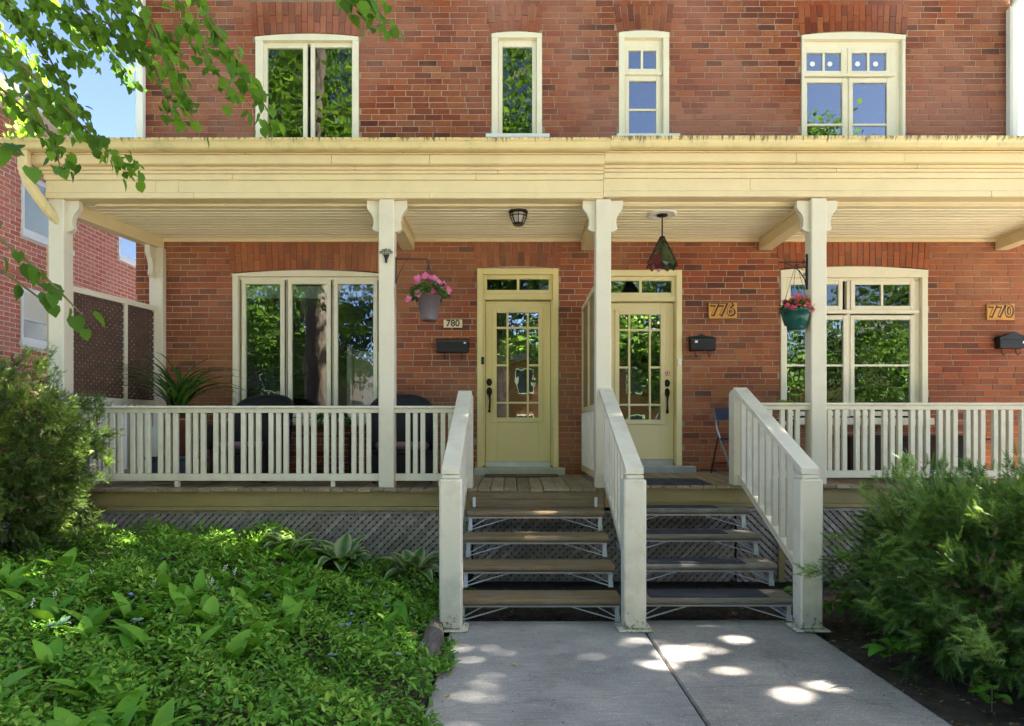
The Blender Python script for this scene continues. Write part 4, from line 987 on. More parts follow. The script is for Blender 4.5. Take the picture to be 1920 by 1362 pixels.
for k in range(6):
    a0, a1 = (k) / 6 * 6.283 + .26, (k + 1) / 6 * 6.283 + .26
    def Q(a, r, zz): return (lx + r * math.cos(a), ly + r * math.sin(a), zz)
    zc = zb_ + .13; rc = .03 + (.185 - .03) * (zt - zc) / (zt - zb_)
    MB().add([Q(a0, .03, zt - .01), Q(a1, .03, zt - .01), Q(a1, rc, zc), Q(a0, rc, zc)], [(0, 1, 2, 3)]).build('shade_pane', 'pendant', lamp)
    am = (a0 + a1) / 2
    MB().add([Q(a0, rc, zc), Q(a1, rc, zc), Q(a1, .182, zb_ + .02), Q(am + .22, .178, zb_ - .02), Q(am, .17, zb_ + .012), Q(am - .22, .178, zb_ - .025), Q(a0, .182, zb_ + .02)], [(0, 1, 2, 3, 4, 5, 6)]).build('shade_pane', 'pendantred' if k % 2 else 'pendant', lamp)
    MB().tube([Q(a0, .031, zt - .01), Q(a0, .184, zb_ + .02)], .006, 5).build('lead_rib', 'bronze', lamp)

# ------------------------------------------------ iron hooks and hanging pots
def leafy(name, c, rad, n, size, m, parent=None, tmpl=OVALT, droop=.4, kind='stuff', flat=1.0, tintm=.5):
    u = rng.normal(size=(n, 3)); u /= np.linalg.norm(u, axis=1)[:, None]; u[:, 2] = np.abs(u[:, 2]) if droop < 1 else u[:, 2]
    P = np.array(c) + u * np.array(rad) * rng.uniform(.45, 1, (n, 1)) ** .5
    yaw = np.arctan2(u[:, 1], u[:, 0]) - math.pi / 2 + rng.normal(0, .5, n)
    me = scatter_mesh(name, tmpl[0], tmpl[1], P, rotm(yaw, rng.normal(-droop, .5, n), rng.normal(0, .5, n)), size * rng.uniform(.7, 1.2, n), np.clip(rng.normal(tintm, .3, n), 0, 1), m)
    o = put(bpy.data.objects.new(name, me), parent)
    if kind: o['kind'] = kind
    return o
def blossom_mesh(name, n, r, m, seed):
    rg = np.random.default_rng(seed)
    P = np.zeros((n, 3)); yaw = np.arange(n) / n * 6.283 + rg.normal(0, .1, n)
    tv = [(0, 0, 0), (.42, .45, .06), (.3, .95, .02), (0, 1.02, .1), (-.3, .95, .02), (-.42, .45, .06), (0, .55, .0)]
    tf = [(0, 1, 6), (1, 2, 6), (2, 3, 6), (3, 4, 6), (4, 5, 6), (5, 0, 6)]
    return scatter_mesh(name, tv, tf, P, rotm(yaw, rg.normal(.25, .1, n), np.zeros(n)), np.full(n, r), rg.uniform(.2, .9, n), m)
def hanging(x, y, z0, h, rt, rb, m, flower, leafm, label, spots, hookz, frad, lip, chains):
    r = thing('hanging_pot', (x, y, z0), label, 'flower pot')
    prof = [(0, 0), (rb * .96, 0), (rb, .01), (rt * .97, h - .02), (rt + lip, h - .02), (rt + lip, h), (rt - .012, h), (rt - .015, h - .03), (0, h - .035)]
    if lip > .01: prof = [(0, 0), (rb * .7, 0), (rb * .8, .02), (rb * .82, .045), (rb, .055), (rt * .9, h * .6), (rt, h - .02), (rt + lip, h - .018), (rt + lip, h), (rt - .01, h), (0, h - .03)]
    MB().lathe(prof, (x, y, z0), 28).build('pot', m, r, True)
    leafy('leaves', (x, y, z0 + h), (frad[0], frad[0], frad[1]), 260, .07, leafm, r, droop=.3)
    for i, (dx, dz, dy) in enumerate(spots):
        me = blossom_mesh('blossom', 5, .043, flower, i)
        o = inst('blossom', me, (x + dx, y + dy, z0 + h + dz), r, (R(75 + random.uniform(-25, 20)), random.uniform(-.4, .4), R(random.uniform(-35, 35))))
    for k in chains:
        MB().tube([(x + k[0], y + k[1], z0 + h), (x, y, hookz)], .0025, 4).build('hanger_wire', 'iron', r)
yh = 7.0 - DW
hanging(px(805, 178), yh, pz(602, 178), .255, .122, .088, 'greypot', 'pink', 'plant', 'plum grey hanging pot of pink flowers left of the olive door',
        [(-.20, -.05, -.08), (-.11, .17, -.06), (-.03, .2, -.05), (-.10, .0, -.12), (.06, .17, -.08), (.10, .12, -.1), (.17, .08, -.06), (.2, .05, -.04), (.01, .19, 0), (-.13, .13, 0), (.14, .13, 0), (.05, .02, -.13)],
        3.30, (.2, .17), .006, [(-.1, 0), (.1, 0), (0, .1)])
hanging(px(1491, 178), yh, pz(620, 178), .205, .15, .115, 'greenpot', 'redpetal', 'plant', 'dark green hanging pot of red flowers beside the right post',
        [(-.12, .03, -.08), (-.07, .1, -.05), (0, .13, -.05), (.07, .1, -.06), (.12, .05, -.07), (-.03, .05, -.12), (.06, .03, -.12), (-.1, .08, 0), (.1, .1, 0), (-.08, .0, -.13), (.1, -.01, -.12)],
        3.34, (.14, .13), .016, [(-.15, 0), (.15, 0), (0, .14)])
def spiral(c, r0, turns, plane_dir, n=18, start=0.0, sgn=1):
    return [(c[0] + plane_dir[0] * r0 * (1 - .75 * t / n) * math.cos(start + sgn * t / n * turns * 6.283), c[1] + plane_dir[1] * r0 * (1 - .75 * t / n) * math.cos(start + sgn * t / n * turns * 6.283), c[2] + r0 * (1 - .75 * t / n) * math.sin(start + sgn * t / n * turns * 6.283)) for t in range(n + 1)]
p2, p4 = POSTS[1][0], POSTS[3][0]
hb = thing('plant_hook', (p2 + .08, yh, 3.3), 'plain black iron hook arm holding the pink flower pot', 'hook')
zb_ = pz(487, 178); xe = px(801, 178)
B(p2 + .0805, p2 + .09, yh - .012, yh + .012, 3.12, 3.40).build('back_plate', 'iron', hb)
MB().tube([(p2 + .085, yh, zb_), (xe, yh, zb_), (xe + .012, yh, zb_ - .02), (xe + .012, yh, zb_ - .1), (xe, yh, zb_ - .12), (xe - .01, yh, zb_ - .1)], .007, 6).build('arm', 'iron', hb)
MB().tube([(p2 + .088, yh, 3.14), (p2 + .13, yh, 3.25), (p2 + .2, yh, zb_ - .006)], .005, 6).build('brace', 'iron', hb)
hb = thing('plant_hook', (p4 - .08, yh, 3.3), 'scrolled black iron bracket holding the red flower pot', 'hook')
zb_ = pz(493, 178); xe = px(1460, 178)
B(p4 - .095, p4 - .0805, yh - .012, yh + .012, 3.06, 3.43).build('back_plate', 'iron', hb)
MB().tube([(p4 - .088, yh, zb_), (xe, yh, zb_)], .008, 6).build('arm', 'iron', hb)
MB().tube([(p4 - .09, yh, 3.08), (p4 - .11, yh, 3.17), (p4 - .17, yh, 3.26), (p4 - .24, yh, 3.31), (xe + .05, yh, zb_ - .008)], .006, 6).build('brace', 'iron', hb)
for (cx, cz, rr, stt) in ((p4 - .125, 3.285, .028, 0), (p4 - .18, 3.315, .022, 2), (p4 - .115, 3.22, .02, 4), (p4 - .12, 3.345, .02, 1)):
    MB().tube(spiral((cx, yh, cz), rr, 1.4, (1, 0), start=stt), .004, 5).build('scroll', 'iron', hb)
MB().tube([(px(1491, 178), yh, zb_), (px(1491, 178), yh, 3.335)], .005, 5).build('drop_link', 'iron', hb)
# fan shaped iron ornament on the face of the second post
fo = thing('iron_ornament', (p2, YP - .01, 3.35), 'small black iron fan of scrolls on the post left of the pink flowers', 'ornament')
MB().prism([(p2 - .008, 3.315), (p2 + .012, 3.315), (p2 + .014, 3.345), (p2 + .034, 3.395), (p2 - .028, 3.395), (p2 - .008, 3.345)], YP - .022, YP - .001, 'y').build('holder', 'iron', fo)
for k in range(5):
    a = R(150 - k * 30); c = (p2 + .003 + .065 * math.cos(a), YP - .02, 3.39 + .055 * math.sin(a))
    MB().tube([(p2 + .003 + .02 * math.cos(a), YP - .015, 3.39)] + spiral(c, .017, 1.1, (1, 0), n=14, start=a + 3.14, sgn=1 if k < 2 else -1), .0042, 5).build('scroll', 'iron', fo)

# ================================================================== things standing on the porch
def wicker_chair(x, y, rz, label, group):
    r = thing('wicker_armchair', (x, y, deckz(y)), label, 'chair', group)
    z0 = deckz(y)
    def T(p): c, s = math.cos(rz), math.sin(rz); return (x + p[0] * c - p[1] * s, y + p[0] * s + p[1] * c, z0 + p[2])
    def part(mb, nm, m, sm=False): mb.v = [T(v) for v in mb.v]; return mb.build(nm, m, r, sm)
    # curved back with an arched top
    n = 18; vs = []; fs = []
    for i in range(n + 1):
        a = -1 + 2 * i / n; xx = .36 * math.sin(a * 1.35) / math.sin(1.35); yy = .32 - .22 * (1 - math.cos(a * 1.2)); top = .98 - .16 * abs(a) ** 2.4
        for (o_, zz) in ((0, .30), (0, top), (.035, top), (.035, .30)): vs.append((xx, yy + o_ + (.08 if zz > .5 else 0), zz))
    for i in range(n):
        for k in range(4): fs.append((i * 4 + k, (i + 1) * 4 + k, (i + 1) * 4 + (k + 1) % 4, i * 4 + (k + 1) % 4))
    part(MB().add(vs, fs), 'backrest', 'wicker')
    rim = [(.36 * math.sin(a * 1.35) / math.sin(1.35), .418 - .22 * (1 - math.cos(a * 1.2)), .985 - .16 * abs(a) ** 2.4) for a in [-1 + 2 * i / 24 for i in range(25)]]
    part(MB().tube(rim, .026, 8), 'rolled_rim', 'wicker', True)
    part(MB().box(-.33, .33, -.30, .30, .30, .36, b=.02), 'seat', 'wicker')
    part(MB().box(-.30, .30, -.29, .24, .362, .44, b=.03), 'cushion', 'cushion')
    part(MB().box(-.33, .33, -.31, -.29, .10, .30, b=.005), 'apron', 'wicker')
    for s in (-1, 1):
        part(MB().tube([(s * .36, .22, .66), (s * .38, .0, .63), (s * .37, -.25, .60), (s * .35, -.31, .50), (s * .34, -.31, .36)], .035, 8), 'armrest', 'wicker', True)
        part(MB().box(s * .335 - .012, s * .335 + .012, -.28, .26, .12, .6, b=.004), 'side_panel', 'wicker')
        for yy in (-.28, .26): part(MB().box(s * .31 - .022, s * .31 + .022, yy - .022, yy + .022, 0, .30, b=.004), 'leg', 'darkwood')
wicker_chair(px(463, 166), -.72, R(-8), 'black wicker armchair nearer the left end of the porch', 'wicker armchairs')
wicker_chair(px(748, 168), -.75, R(10), 'black wicker armchair behind the second post', 'wicker armchairs')
tb = thing('side_table', (-2.2, -.55, deckz(-.55)), 'low dark table between the wicker armchairs', 'table')
B(-2.5, -1.9, -.8, -.3, 1.50, 1.53, b=.005).build('table_top', 'darkwood', tb)
B(-2.46, -1.94, -.76, -.34, 1.17, 1.19, b=.004).build('shelf', 'darkwood', tb)
for sx_ in (-2.46, -1.97):
    for sy_ in (-.76, -.37): B(sx_, sx_ + .04, sy_, sy_ + .04, 1.01, 1.50).build('leg', 'darkwood', tb)
pp = thing('potted_plant', (-2.12, -.5, 1.531), 'leafy plant in a small clay pot on the dark table', 'plant')
MB().lathe([(0, 0), (.06, 0), (.085, .13), (.09, .13), (.09, .15), (.075, .15), (0, .13)], (-2.12, -.5, 1.531), 18).build('pot', 'terracotta', pp, True)
leafy('leaves', (-2.12, -.5, 1.66), (.2, .16, .2), 240, .075, 'plant', pp)
for k in range(5):
    a = k * 1.3; MB().tube([(-2.12, -.5, 1.66), (-2.12 + .1 * math.cos(a), -.5 + .1 * math.sin(a), 1.82), (-2.12 + .26 * math.cos(a), -.5 + .2 * math.sin(a), 1.86), (-2.12 + .34 * math.cos(a), -.5 + .26 * math.sin(a), 1.78)], .004, 4).build('stem', 'twig', pp)
# strap-leaved plant on a slate blue box by the left end
sb = thing('storage_box', (-3.85, -.72, deckz(-.72)), 'slate blue plastic box under the strap-leaved plant', 'box')
B(-4.1, -3.62, -.95, -.5, 1.015, 1.25, b=.012).build('body', 'bluebox', sb); B(-4.12, -3.6, -.97, -.48, 1.252, 1.285, b=.01).build('lid', 'bluebox', sb)
wb = B(-4.06, -4.00, -.93, -.91, 1.287, 1.62).build('white_panel', 'paper'); bpy.data.objects.remove(wb)
wb = B(-4.13, -3.93, -.99, -.972, 1.29, 1.62, b=.003).build('white_board', 'paper'); tag(wb, 'white board leaning in front of the strap-leaved plant', 'board')
sp = thing('strap_leaved_plant', (-3.85, -.72, 1.287), 'tall plant with arching strap leaves at the left end of the porch', 'plant')
MB().lathe([(0, 0), (.12, 0), (.155, .40), (.165, .40), (.165, .43), (.14, .43), (0, .4)], (-3.85, -.72, 1.287), 20).build('pot', 'terracotta', sp, True)
me_s = []
for k in range(52):
    a = rng.uniform(0, 6.283); L = rng.uniform(.75, 1.2); el = rng.uniform(1.05, 1.58); wd = rng.uniform(.02, .036)
    p = Vector((-3.85 + rng.normal(0, .03), -.72 + rng.normal(0, .03), 1.74)); h = Vector((math.cos(a), math.sin(a) * .8, 0)); side = Vector((-h.y, h.x, 0))
    vs, fs = [], []; n = 9; pos = p.copy(); ang = el
    for i in range(n + 1):
        t = i / n; ww = wd * (1 - t ** 2.2) * (.55 + .9 * min(t * 3, .5)) + .0015
        vs += [pos - side * ww + Vector((0, 0, ww * .25)), pos, pos + side * ww + Vector((0, 0, ww * .25))]
        pos = pos + (h * math.cos(ang) + Vector((0, 0, math.sin(ang)))) * L / n; ang -= rng.uniform(.13, .27)
    for i in range(n): fs += [(i * 3, i * 3 + 1, i * 3 + 4, i * 3 + 3), (i * 3 + 1, i * 3 + 2, i * 3 + 5, i * 3 + 4)]
    me = MB().add(vs, fs).mesh('leaf', M['plant'], True); settint(me, rng.uniform(.1, .9)); put(bpy.data.objects.new('leaf', me), sp)
# folding chair by the pale door
fc = thing('folding_chair', (2.62, -.5, 1.04), 'navy folding chair with steel tube legs beside the pale door', 'chair')
zf = deckz(-.6, True)
for s in (0, .46):
    x0 = 2.43 + s
    MB().tube([(x0, -.36, zf + .80), (x0 + .02, -.42, zf + .55), (x0 + .09, -.78, zf + .012)], .012, 8).build('front_leg', 'tube', fc, True)
    MB().tube([(x0 + .025, -.45, zf + .46), (x0 + .01, -.22, zf + .012)], .011, 8).build('rear_leg', 'darkwood', fc, True)
MB().add([(2.43 + .46 * i / 6, -.37 - .03 * math.sin(i / 6 * 3.14) + d, zf + zz) for i in range(7) for (d, zz) in ((0, .66), (0, .80), (.02, .80), (.02, .66))],
         [(i * 4 + k, (i + 1) * 4 + k, (i + 1) * 4 + (k + 1) % 4, i * 4 + (k + 1) % 4) for i in range(6) for k in range(4)]).build('backrest', 'chairblue', fc)
B(2.46, 2.90, -.76, -.40, zf + .42, zf + .45, b=.01).build('seat', 'chairblue', fc)
MB().tube([(2.50, -.70, zf + .12), (2.95, -.70, zf + .12)], .009, 6).build('stretcher', 'darkwood', fc); MB().tube([(2.45, -.26, zf + .14), (2.9, -.26, zf + .14)], .009, 6).build('stretcher', 'darkwood', fc)
# right half: table, wooden chair, lime plant
tb = thing('porch_table', (4.4, -.6, 1.05), 'dark table behind the right porch railing', 'table')
B(3.75, 5.15, -.95, -.35, 1.50, 1.53, b=.005).build('table_top', 'darkwood', tb); B(3.80, 5.1, -.9, -.88, 1.10, 1.498).build('panel', 'darkwood', tb)
for sx_ in (3.8, 5.05):
    for sy_ in (-.87, -.42): B(sx_, sx_ + .05, sy_, sy_ + .05, 1.04, 1.498).build('leg', 'darkwood', tb)
wc = thing('wooden_chair', (5.45, -.6, 1.05), 'red-brown wooden chair behind the far right railing', 'chair')
for sx_ in (5.25, 5.62):
    B(sx_, sx_ + .045, -.42, -.38, 1.03, 1.80, b=.005).build('rear_leg', 'brownwood', wc); B(sx_, sx_ + .045, -.82, -.78, 1.03, 1.47, b=.005).build('front_leg', 'brownwood', wc)
B(5.23, 5.69, -.84, -.42, 1.47, 1.50, b=.008).build('seat', 'brownwood', wc)
for zz in (1.58, 1.72): B(5.2955, 5.6195, -.415, -.39, zz, zz + .07, b=.004).build('back_slat', 'brownwood', wc)
lp = thing('lime_plant', (px(1470, 175), YP + .2, 1.70), 'small lime green plant behind the short railing right of the stairs', 'plant')
MB().lathe([(0, 0), (.055, 0), (.075, .13), (.08, .13), (.08, .145), (.065, .145), (0, .12)], (px(1470, 175), YP + .21, 1.70), 16).build('pot', 'terracotta', lp, True)
leafy('leaves', (px(1470, 175), YP + .21, 1.835), (.09, .07, .075), 220, .035, 'lime', lp)
pst = thing('plant_stand', (px(1470, 175), YP + .21, 1.02), 'slim dark stand under the lime green plant', 'stand')
B(px(1470, 175) - .09, px(1470, 175) + .09, YP + .12, YP + .30, 1.68, 1.698, b=.003).build('stand_top', 'darkwood', pst)
for sx_ in (-1, 1):
    for sy_ in (-1, 1): B(px(1470, 175) + sx_ * .07 - .01, px(1470, 175) + sx_ * .07 + .01, YP + .21 + sy_ * .07 - .01, YP + .21 + sy_ * .07 + .01, 1.02, 1.679).build('leg', 'darkwood', pst)
# mats
o = B(1.2, 2.06, YP - .06, YP + .52, deckz(YP - .06, True) + .003, deckz(YP + .52, True) + .006).build('door_mat', 'rubber')
v = o.data.vertices
for q in v: q.co.z = deckz(q.co.y, True) + (.004 if q.co.z < 1.03 else .012)
tag(o, 'dark patterned rubber mat at the top of the right stairs', 'mat')
for k in range(12):
    ridge = MB().bar((1.22 + k * .07, YP - .03, deckz(YP - .03, True) + .0125), (1.22 + k * .07 + (.06 if k % 2 else -.0), YP + .49, deckz(YP + .49, True) + .0125), .012, .006).build('ridge', 'rubber', o)
o = B(-.33, .56, -.42, -.16, 1.02, 1.04).build('door_mat', 'coir')
for q in o.data.vertices: q.co.z = deckz(q.co.y) + (.003 if q.co.z < 1.03 else .018)
tag(o, 'brown coir mat in front of the olive door', 'mat')

# ================================================================== plants in the beds
def fan_template(nl, ln, w):
    """a flat spray: a midrib with side leaflets"""
    v, f = [], []
    for i in range(nl):
        t = (i + .5) / nl; s = 1 if i % 2 else -1; L = ln * (1 - .55 * t); a = 1.05 - .5 * t
        bx, by = 0, t * .8
        tx, ty = s * L * math.sin(a), by + L * math.cos(a)
        k = len(v); v += [(bx, by - w, 0), (bx, by + w, 0), (tx, ty, -.05 + .02 * (i % 3))]; f.append((k, k + 1, k + 2))
    k = len(v); v += [(-w * .6, 0, 0), (w * .6, 0, 0), (0, 1, -.06)]; f.append((k, k + 1, k + 2))
    return v, f
CED = fan_template(11, .34, .06)
YEW = fan_template(12, .32, .05)
def shrub(name, c, rad, ncl, per, size, crad, m, tmpl, label, trunk_r, shoots=0, droop=0.0, fan=.5):
    r = thing(name, (c[0], c[1], c[2] - rad[2] * .9), label, 'shrub'); c = np.array(c); rad = np.array(rad)
    u = rng.normal(size=(ncl, 3)); u /= np.linalg.norm(u, axis=1)[:, None]
    lump = 1 + .10 * np.sin(u[:, 0] * 6 + u[:, 2] * 5 + 1) + .09 * np.sin(u[:, 1] * 9 - u[:, 2] * 7) + .06 * np.sin(u[:, 0] * 14 + u[:, 1] * 11)
    lowf = u[:, 2] < 0; hl = np.linalg.norm(u[:, :2], axis=1) + 1e-6
    u[lowf, :2] *= (np.maximum(hl, .93) / hl)[lowf][:, None]
    rr = rng.uniform(0, 1, ncl) ** .22 * lump * rng.uniform(.9, 1.04, ncl)
    if shoots: rr[:shoots] = lump[:shoots] * rng.uniform(1.02, 1.16, shoots)
    cc = c + u * rad * rr[:, None]; keep = cc[:, 2] > .05; cc, u, rr, lump = cc[keep], u[keep], rr[keep], lump[keep]; ncl = len(cc)
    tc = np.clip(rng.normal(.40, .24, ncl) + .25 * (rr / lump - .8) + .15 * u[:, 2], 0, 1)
    # every cluster fans out along its own axis
    ax = u + rng.normal(0, .45, (ncl, 3)); ax[:, 2] += .25 - droop; ax /= np.linalg.norm(ax, axis=1)[:, None]
    A = np.repeat(ax, per, 0); n = len(A)
    d = A + rng.normal(0, fan, (n, 3)); d /= np.linalg.norm(d, axis=1)[:, None]
    P = np.repeat(cc, per, 0) + A * (rng.uniform(-.6, .7, (n, 1)) * crad) + rng.normal(0, crad * .33, (n, 3))
    yaw = np.arctan2(d[:, 1], d[:, 0]) - math.pi / 2; pit = np.arcsin(np.clip(d[:, 2], -1, 1))
    t = np.clip(np.repeat(tc, per) + rng.normal(0, .13, n), 0, 1)
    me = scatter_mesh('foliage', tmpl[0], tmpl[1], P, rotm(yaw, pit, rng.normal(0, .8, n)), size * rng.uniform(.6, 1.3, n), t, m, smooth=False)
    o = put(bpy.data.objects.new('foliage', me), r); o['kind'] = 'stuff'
    inner = rng.normal(size=(2500, 3)); inner /= np.linalg.norm(inner, axis=1)[:, None]
    me = scatter_mesh('dead_twigs', tmpl[0], tmpl[1], c + inner * rad * rng.uniform(.55, .97, (2500, 1)), rotm(rng.uniform(0, 6.28, 2500), rng.normal(.3, .6, 2500), rng.normal(0, 1, 2500)), size * rng.uniform(.6, 1.2, 2500), rng.uniform(.2, 1, 2500), 'litter', smooth=False)
    o = put(bpy.data.objects.new('dead_twigs', me), r); o['kind'] = 'stuff'
    for k in range(14):
        a = k * .7 + .3; e = rng.uniform(.5, .95); b = [float(q) for q in c]
        q = [(b[0] + .1 * math.cos(a), b[1] + .1 * math.sin(a), b[2] - rad[2] * .98), (b[0] + rad[0] * .4 * math.cos(a), b[1] + rad[1] * .4 * math.sin(a), b[2] - rad[2] * .4 + .2 * e), (b[0] + rad[0] * .88 * math.cos(a) * e, b[1] + rad[1] * .88 * math.sin(a) * e, b[2] + rad[2] * (.1 + .5 * e))]
        MB().tube(q, [trunk_r, trunk_r * .6, .006], 6).build('branch', 'bark', r, True)
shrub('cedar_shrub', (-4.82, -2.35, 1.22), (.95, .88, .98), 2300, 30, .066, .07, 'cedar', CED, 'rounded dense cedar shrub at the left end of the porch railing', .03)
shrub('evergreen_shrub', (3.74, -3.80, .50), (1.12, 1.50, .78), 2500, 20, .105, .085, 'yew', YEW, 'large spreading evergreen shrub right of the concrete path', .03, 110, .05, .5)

# periwinkle ground cover
n = 80000
gx = rng.uniform(-4.8, -.40, n); gy = rng.uniform(-5.75, -1.62, n)
keep = (gx < -.42 - .10 * np.sin(gy * 5.3) - .06 * np.sin(gy * 13)) & ~((gx > -1.2) & (gy > -2.2) & (rng.uniform(0, 1, n) < .85)) & ~((gx < -3.6) & (gy > -3.0) & (rng.uniform(0, 1, n) < .6))
keep &= rng.uniform(0, 1, n) < np.where(np.sin(gx * 4.3 + 1) * np.sin(gy * 5.1) < -.72, .55, 1)
gx, gy = gx[keep], gy[keep]; n = len(gx)
cov = .075 + .06 * np.sin(gx * 3.1 + gy * 2.3) * np.sin(gy * 4.1 - gx) + .035 * np.sin(gx * 11 + gy * 9)
edge = np.clip((-.36 - gx) / .45, .25, 1)
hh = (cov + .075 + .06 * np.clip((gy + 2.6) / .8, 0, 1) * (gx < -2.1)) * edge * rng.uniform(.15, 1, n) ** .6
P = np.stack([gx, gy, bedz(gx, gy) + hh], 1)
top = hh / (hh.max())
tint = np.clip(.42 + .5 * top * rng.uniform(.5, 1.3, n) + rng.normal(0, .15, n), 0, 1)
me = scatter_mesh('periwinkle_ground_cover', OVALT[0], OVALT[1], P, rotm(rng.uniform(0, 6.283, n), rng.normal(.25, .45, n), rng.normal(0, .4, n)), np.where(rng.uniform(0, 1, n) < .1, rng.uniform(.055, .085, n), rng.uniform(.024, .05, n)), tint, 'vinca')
tag(put(bpy.data.objects.new('periwinkle_ground_cover', me), None), 'glossy green periwinkle ground cover filling the bed left of the path', kind='stuff')
# broad lily of the valley leaves
def broad_leaf(L, W, curl, tilt):
    vs, fs = [], []; n = 7; pos = Vector((0, 0, 0)); a = tilt
    for i in range(n + 1):
        t = i / n; ww = W * math.sin(math.pi * min(1, (t * .92 + .06)) ** .85) + .002
        vs += [pos + Vector((-ww, 0, ww * .35)), pos, pos + Vector((ww, 0, ww * .35))]
        pos = pos + Vector((0, math.cos(a), math.sin(a))) * L / n; a -= curl / n
    for i in range(n): fs += [(i * 3, i * 3 + 1, i * 3 + 4, i * 3 + 3), (i * 3 + 1, i * 3 + 2, i * 3 + 5, i * 3 + 4)]
    return vs, fs
lily_meshes = []
for k in range(6):
    mb = MB(); tl = []
    for q in range(2 + k % 2):
        vs, fs = broad_leaf(random.uniform(.15, .22), random.uniform(.026, .038), random.uniform(.5, 1.3), random.uniform(.8, 1.35))
        ca, sa = math.cos(q * 2.6 + k), math.sin(q * 2.6 + k)
        mb.add([(v[0] * ca - v[1] * sa, v[0] * sa + v[1] * ca, v[2]) for v in vs], fs); tl += [random.uniform(.1, .95)] * len(vs)
    me = mb.mesh('lily_plant', M['lily'], True); a = me.attributes.new('tint', 'FLOAT_COLOR', 'POINT'); arr = np.ones((len(tl), 4)); arr[:, 0] = tl; a.data.foreach_set('color', arr.reshape(-1)); lily_meshes.append(me)
cnt = 0
while cnt < 200:
    x, y = random.uniform(-4.3, -.75), random.uniform(-5.6, -1.85)
    if x > -1.5 and random.random() < .82: continue
    if y > -3.0 and x < -3.7: continue
    if math.sin(x * 2.7 + 1) + math.sin(y * 3.1) + random.uniform(-.9, .9) < -.2: continue
    z = float(bedz(x, y)) + .05
    o = inst('lily_of_the_valley', random.choice(lily_meshes), (x, y, z), None, (random.uniform(-.2, .2), random.uniform(-.2, .2), random.uniform(0, 6.28)), random.uniform(.95, 1.55))
    tag(o, 'lily of the valley with broad upright leaves rising from the ground cover', 'plant', 'lily of the valley in the left bed'); cnt += 1
# silvery leaf clusters, periwinkle flowers, lily bells
dm = scatter_mesh('silver_leaves', OVALT[0], OVALT[1], np.zeros((6, 3)) + rng.normal(0, .006, (6, 3)), rotm(np.arange(6) * 1.05, rng.normal(.15, .2, 6), rng.normal(0, .3, 6)), [(.075, .05, .05)] * 6, rng.uniform(0, 1, 6), 'dusty')
for (qx, qy, D) in ((310, 1185, 4.9), (95, 1338, 4.1), (120, 1290, 4.2), (235, 1320, 4.2), (620, 1345, 4.0), (560, 1100, 5.4), (690, 1068, 5.7), (740, 1340, 4.05), (255, 1280, 4.3), (500, 1165, 5.0), (640, 1240, 4.5), (460, 1130, 5.2)):
    p = at(qx, qy, D); p.z = float(bedz(p.x, p.y)) + .16
    tag(inst('silvery_plant', dm, p, None, (random.uniform(-.3, .3), random.uniform(-.3, .3), random.uniform(0, 6)), random.uniform(.8, 1.2)), 'low plant with pale silvery round leaves in the ground cover', 'plant', 'silvery plants in the left bed')
fm_ = blossom_mesh('periwinkle_flower', 5, .017, 'bluepetal', 3)
for (qx, qy, D) in ((235, 1075, 5.6), (90, 1105, 5.4), (257, 1103, 5.4), (305, 1097, 5.4), (245, 1223, 4.7), (407, 1197, 4.9), (418, 1230, 4.7), (345, 1062, 5.7), (703, 1120, 5.3), (722, 1122, 5.3), (748, 1160, 5.1), (724, 1182, 5.0), (660, 1225, 4.7), (655, 1260, 4.5), (683, 1272, 4.5), (792, 1305, 4.3), (480, 1310, 4.3), (640, 1108, 5.4), (538, 1158, 5.1), (776, 1178, 5.0)):
    p = at(qx, qy, D); p.z = float(bedz(p.x, p.y)) + .17
    tag(inst('periwinkle_flower', fm_, p, None, (random.uniform(-.2, .7), random.uniform(-.4, .4), random.uniform(0, 6)), random.uniform(.9, 1.2)), 'small blue violet periwinkle flower in the ground cover', 'flower', 'periwinkle flowers in the left bed')
bell = MB().lathe([(0, .012), (.006, .01), (.008, 0), (.009, -.004)], n=7)
bm_ = MB()
for k in range(6):
    bm_.add([(v[0] + .012 * (1 if k % 2 else -1), v[1] + .008 * math.sin(k), v[2] + .1 + .016 * k) for v in bell.v], bell.f)
bm_.tube([(0, 0, 0), (.005, 0, .1), (.012, 0, .2)], .002, 4)
bme = bm_.mesh('lily_bells', M['whitebell'], True); settint(bme, .5)
for (qx, qy, D) in ((180, 1155, 5.1), (105, 1240, 4.6), (55, 1270, 4.4), (390, 1160, 5.0), (415, 1110, 5.4), (10, 1300, 4.3), (440, 1120, 5.4), (285, 1190, 4.9)):
    p = at(qx, qy, D); p.z = float(bedz(p.x, p.y)) + .09
    o = tag(inst('lily_flower_stalk', bme, p, None, (.2, random.uniform(-.4, .4), random.uniform(0, 6)), .6), 'stalk of tiny white bell flowers among the broad leaves', 'flower', 'white bell flower stalks'); o['kind'] = 'thing' if False else ''
    del o['kind']
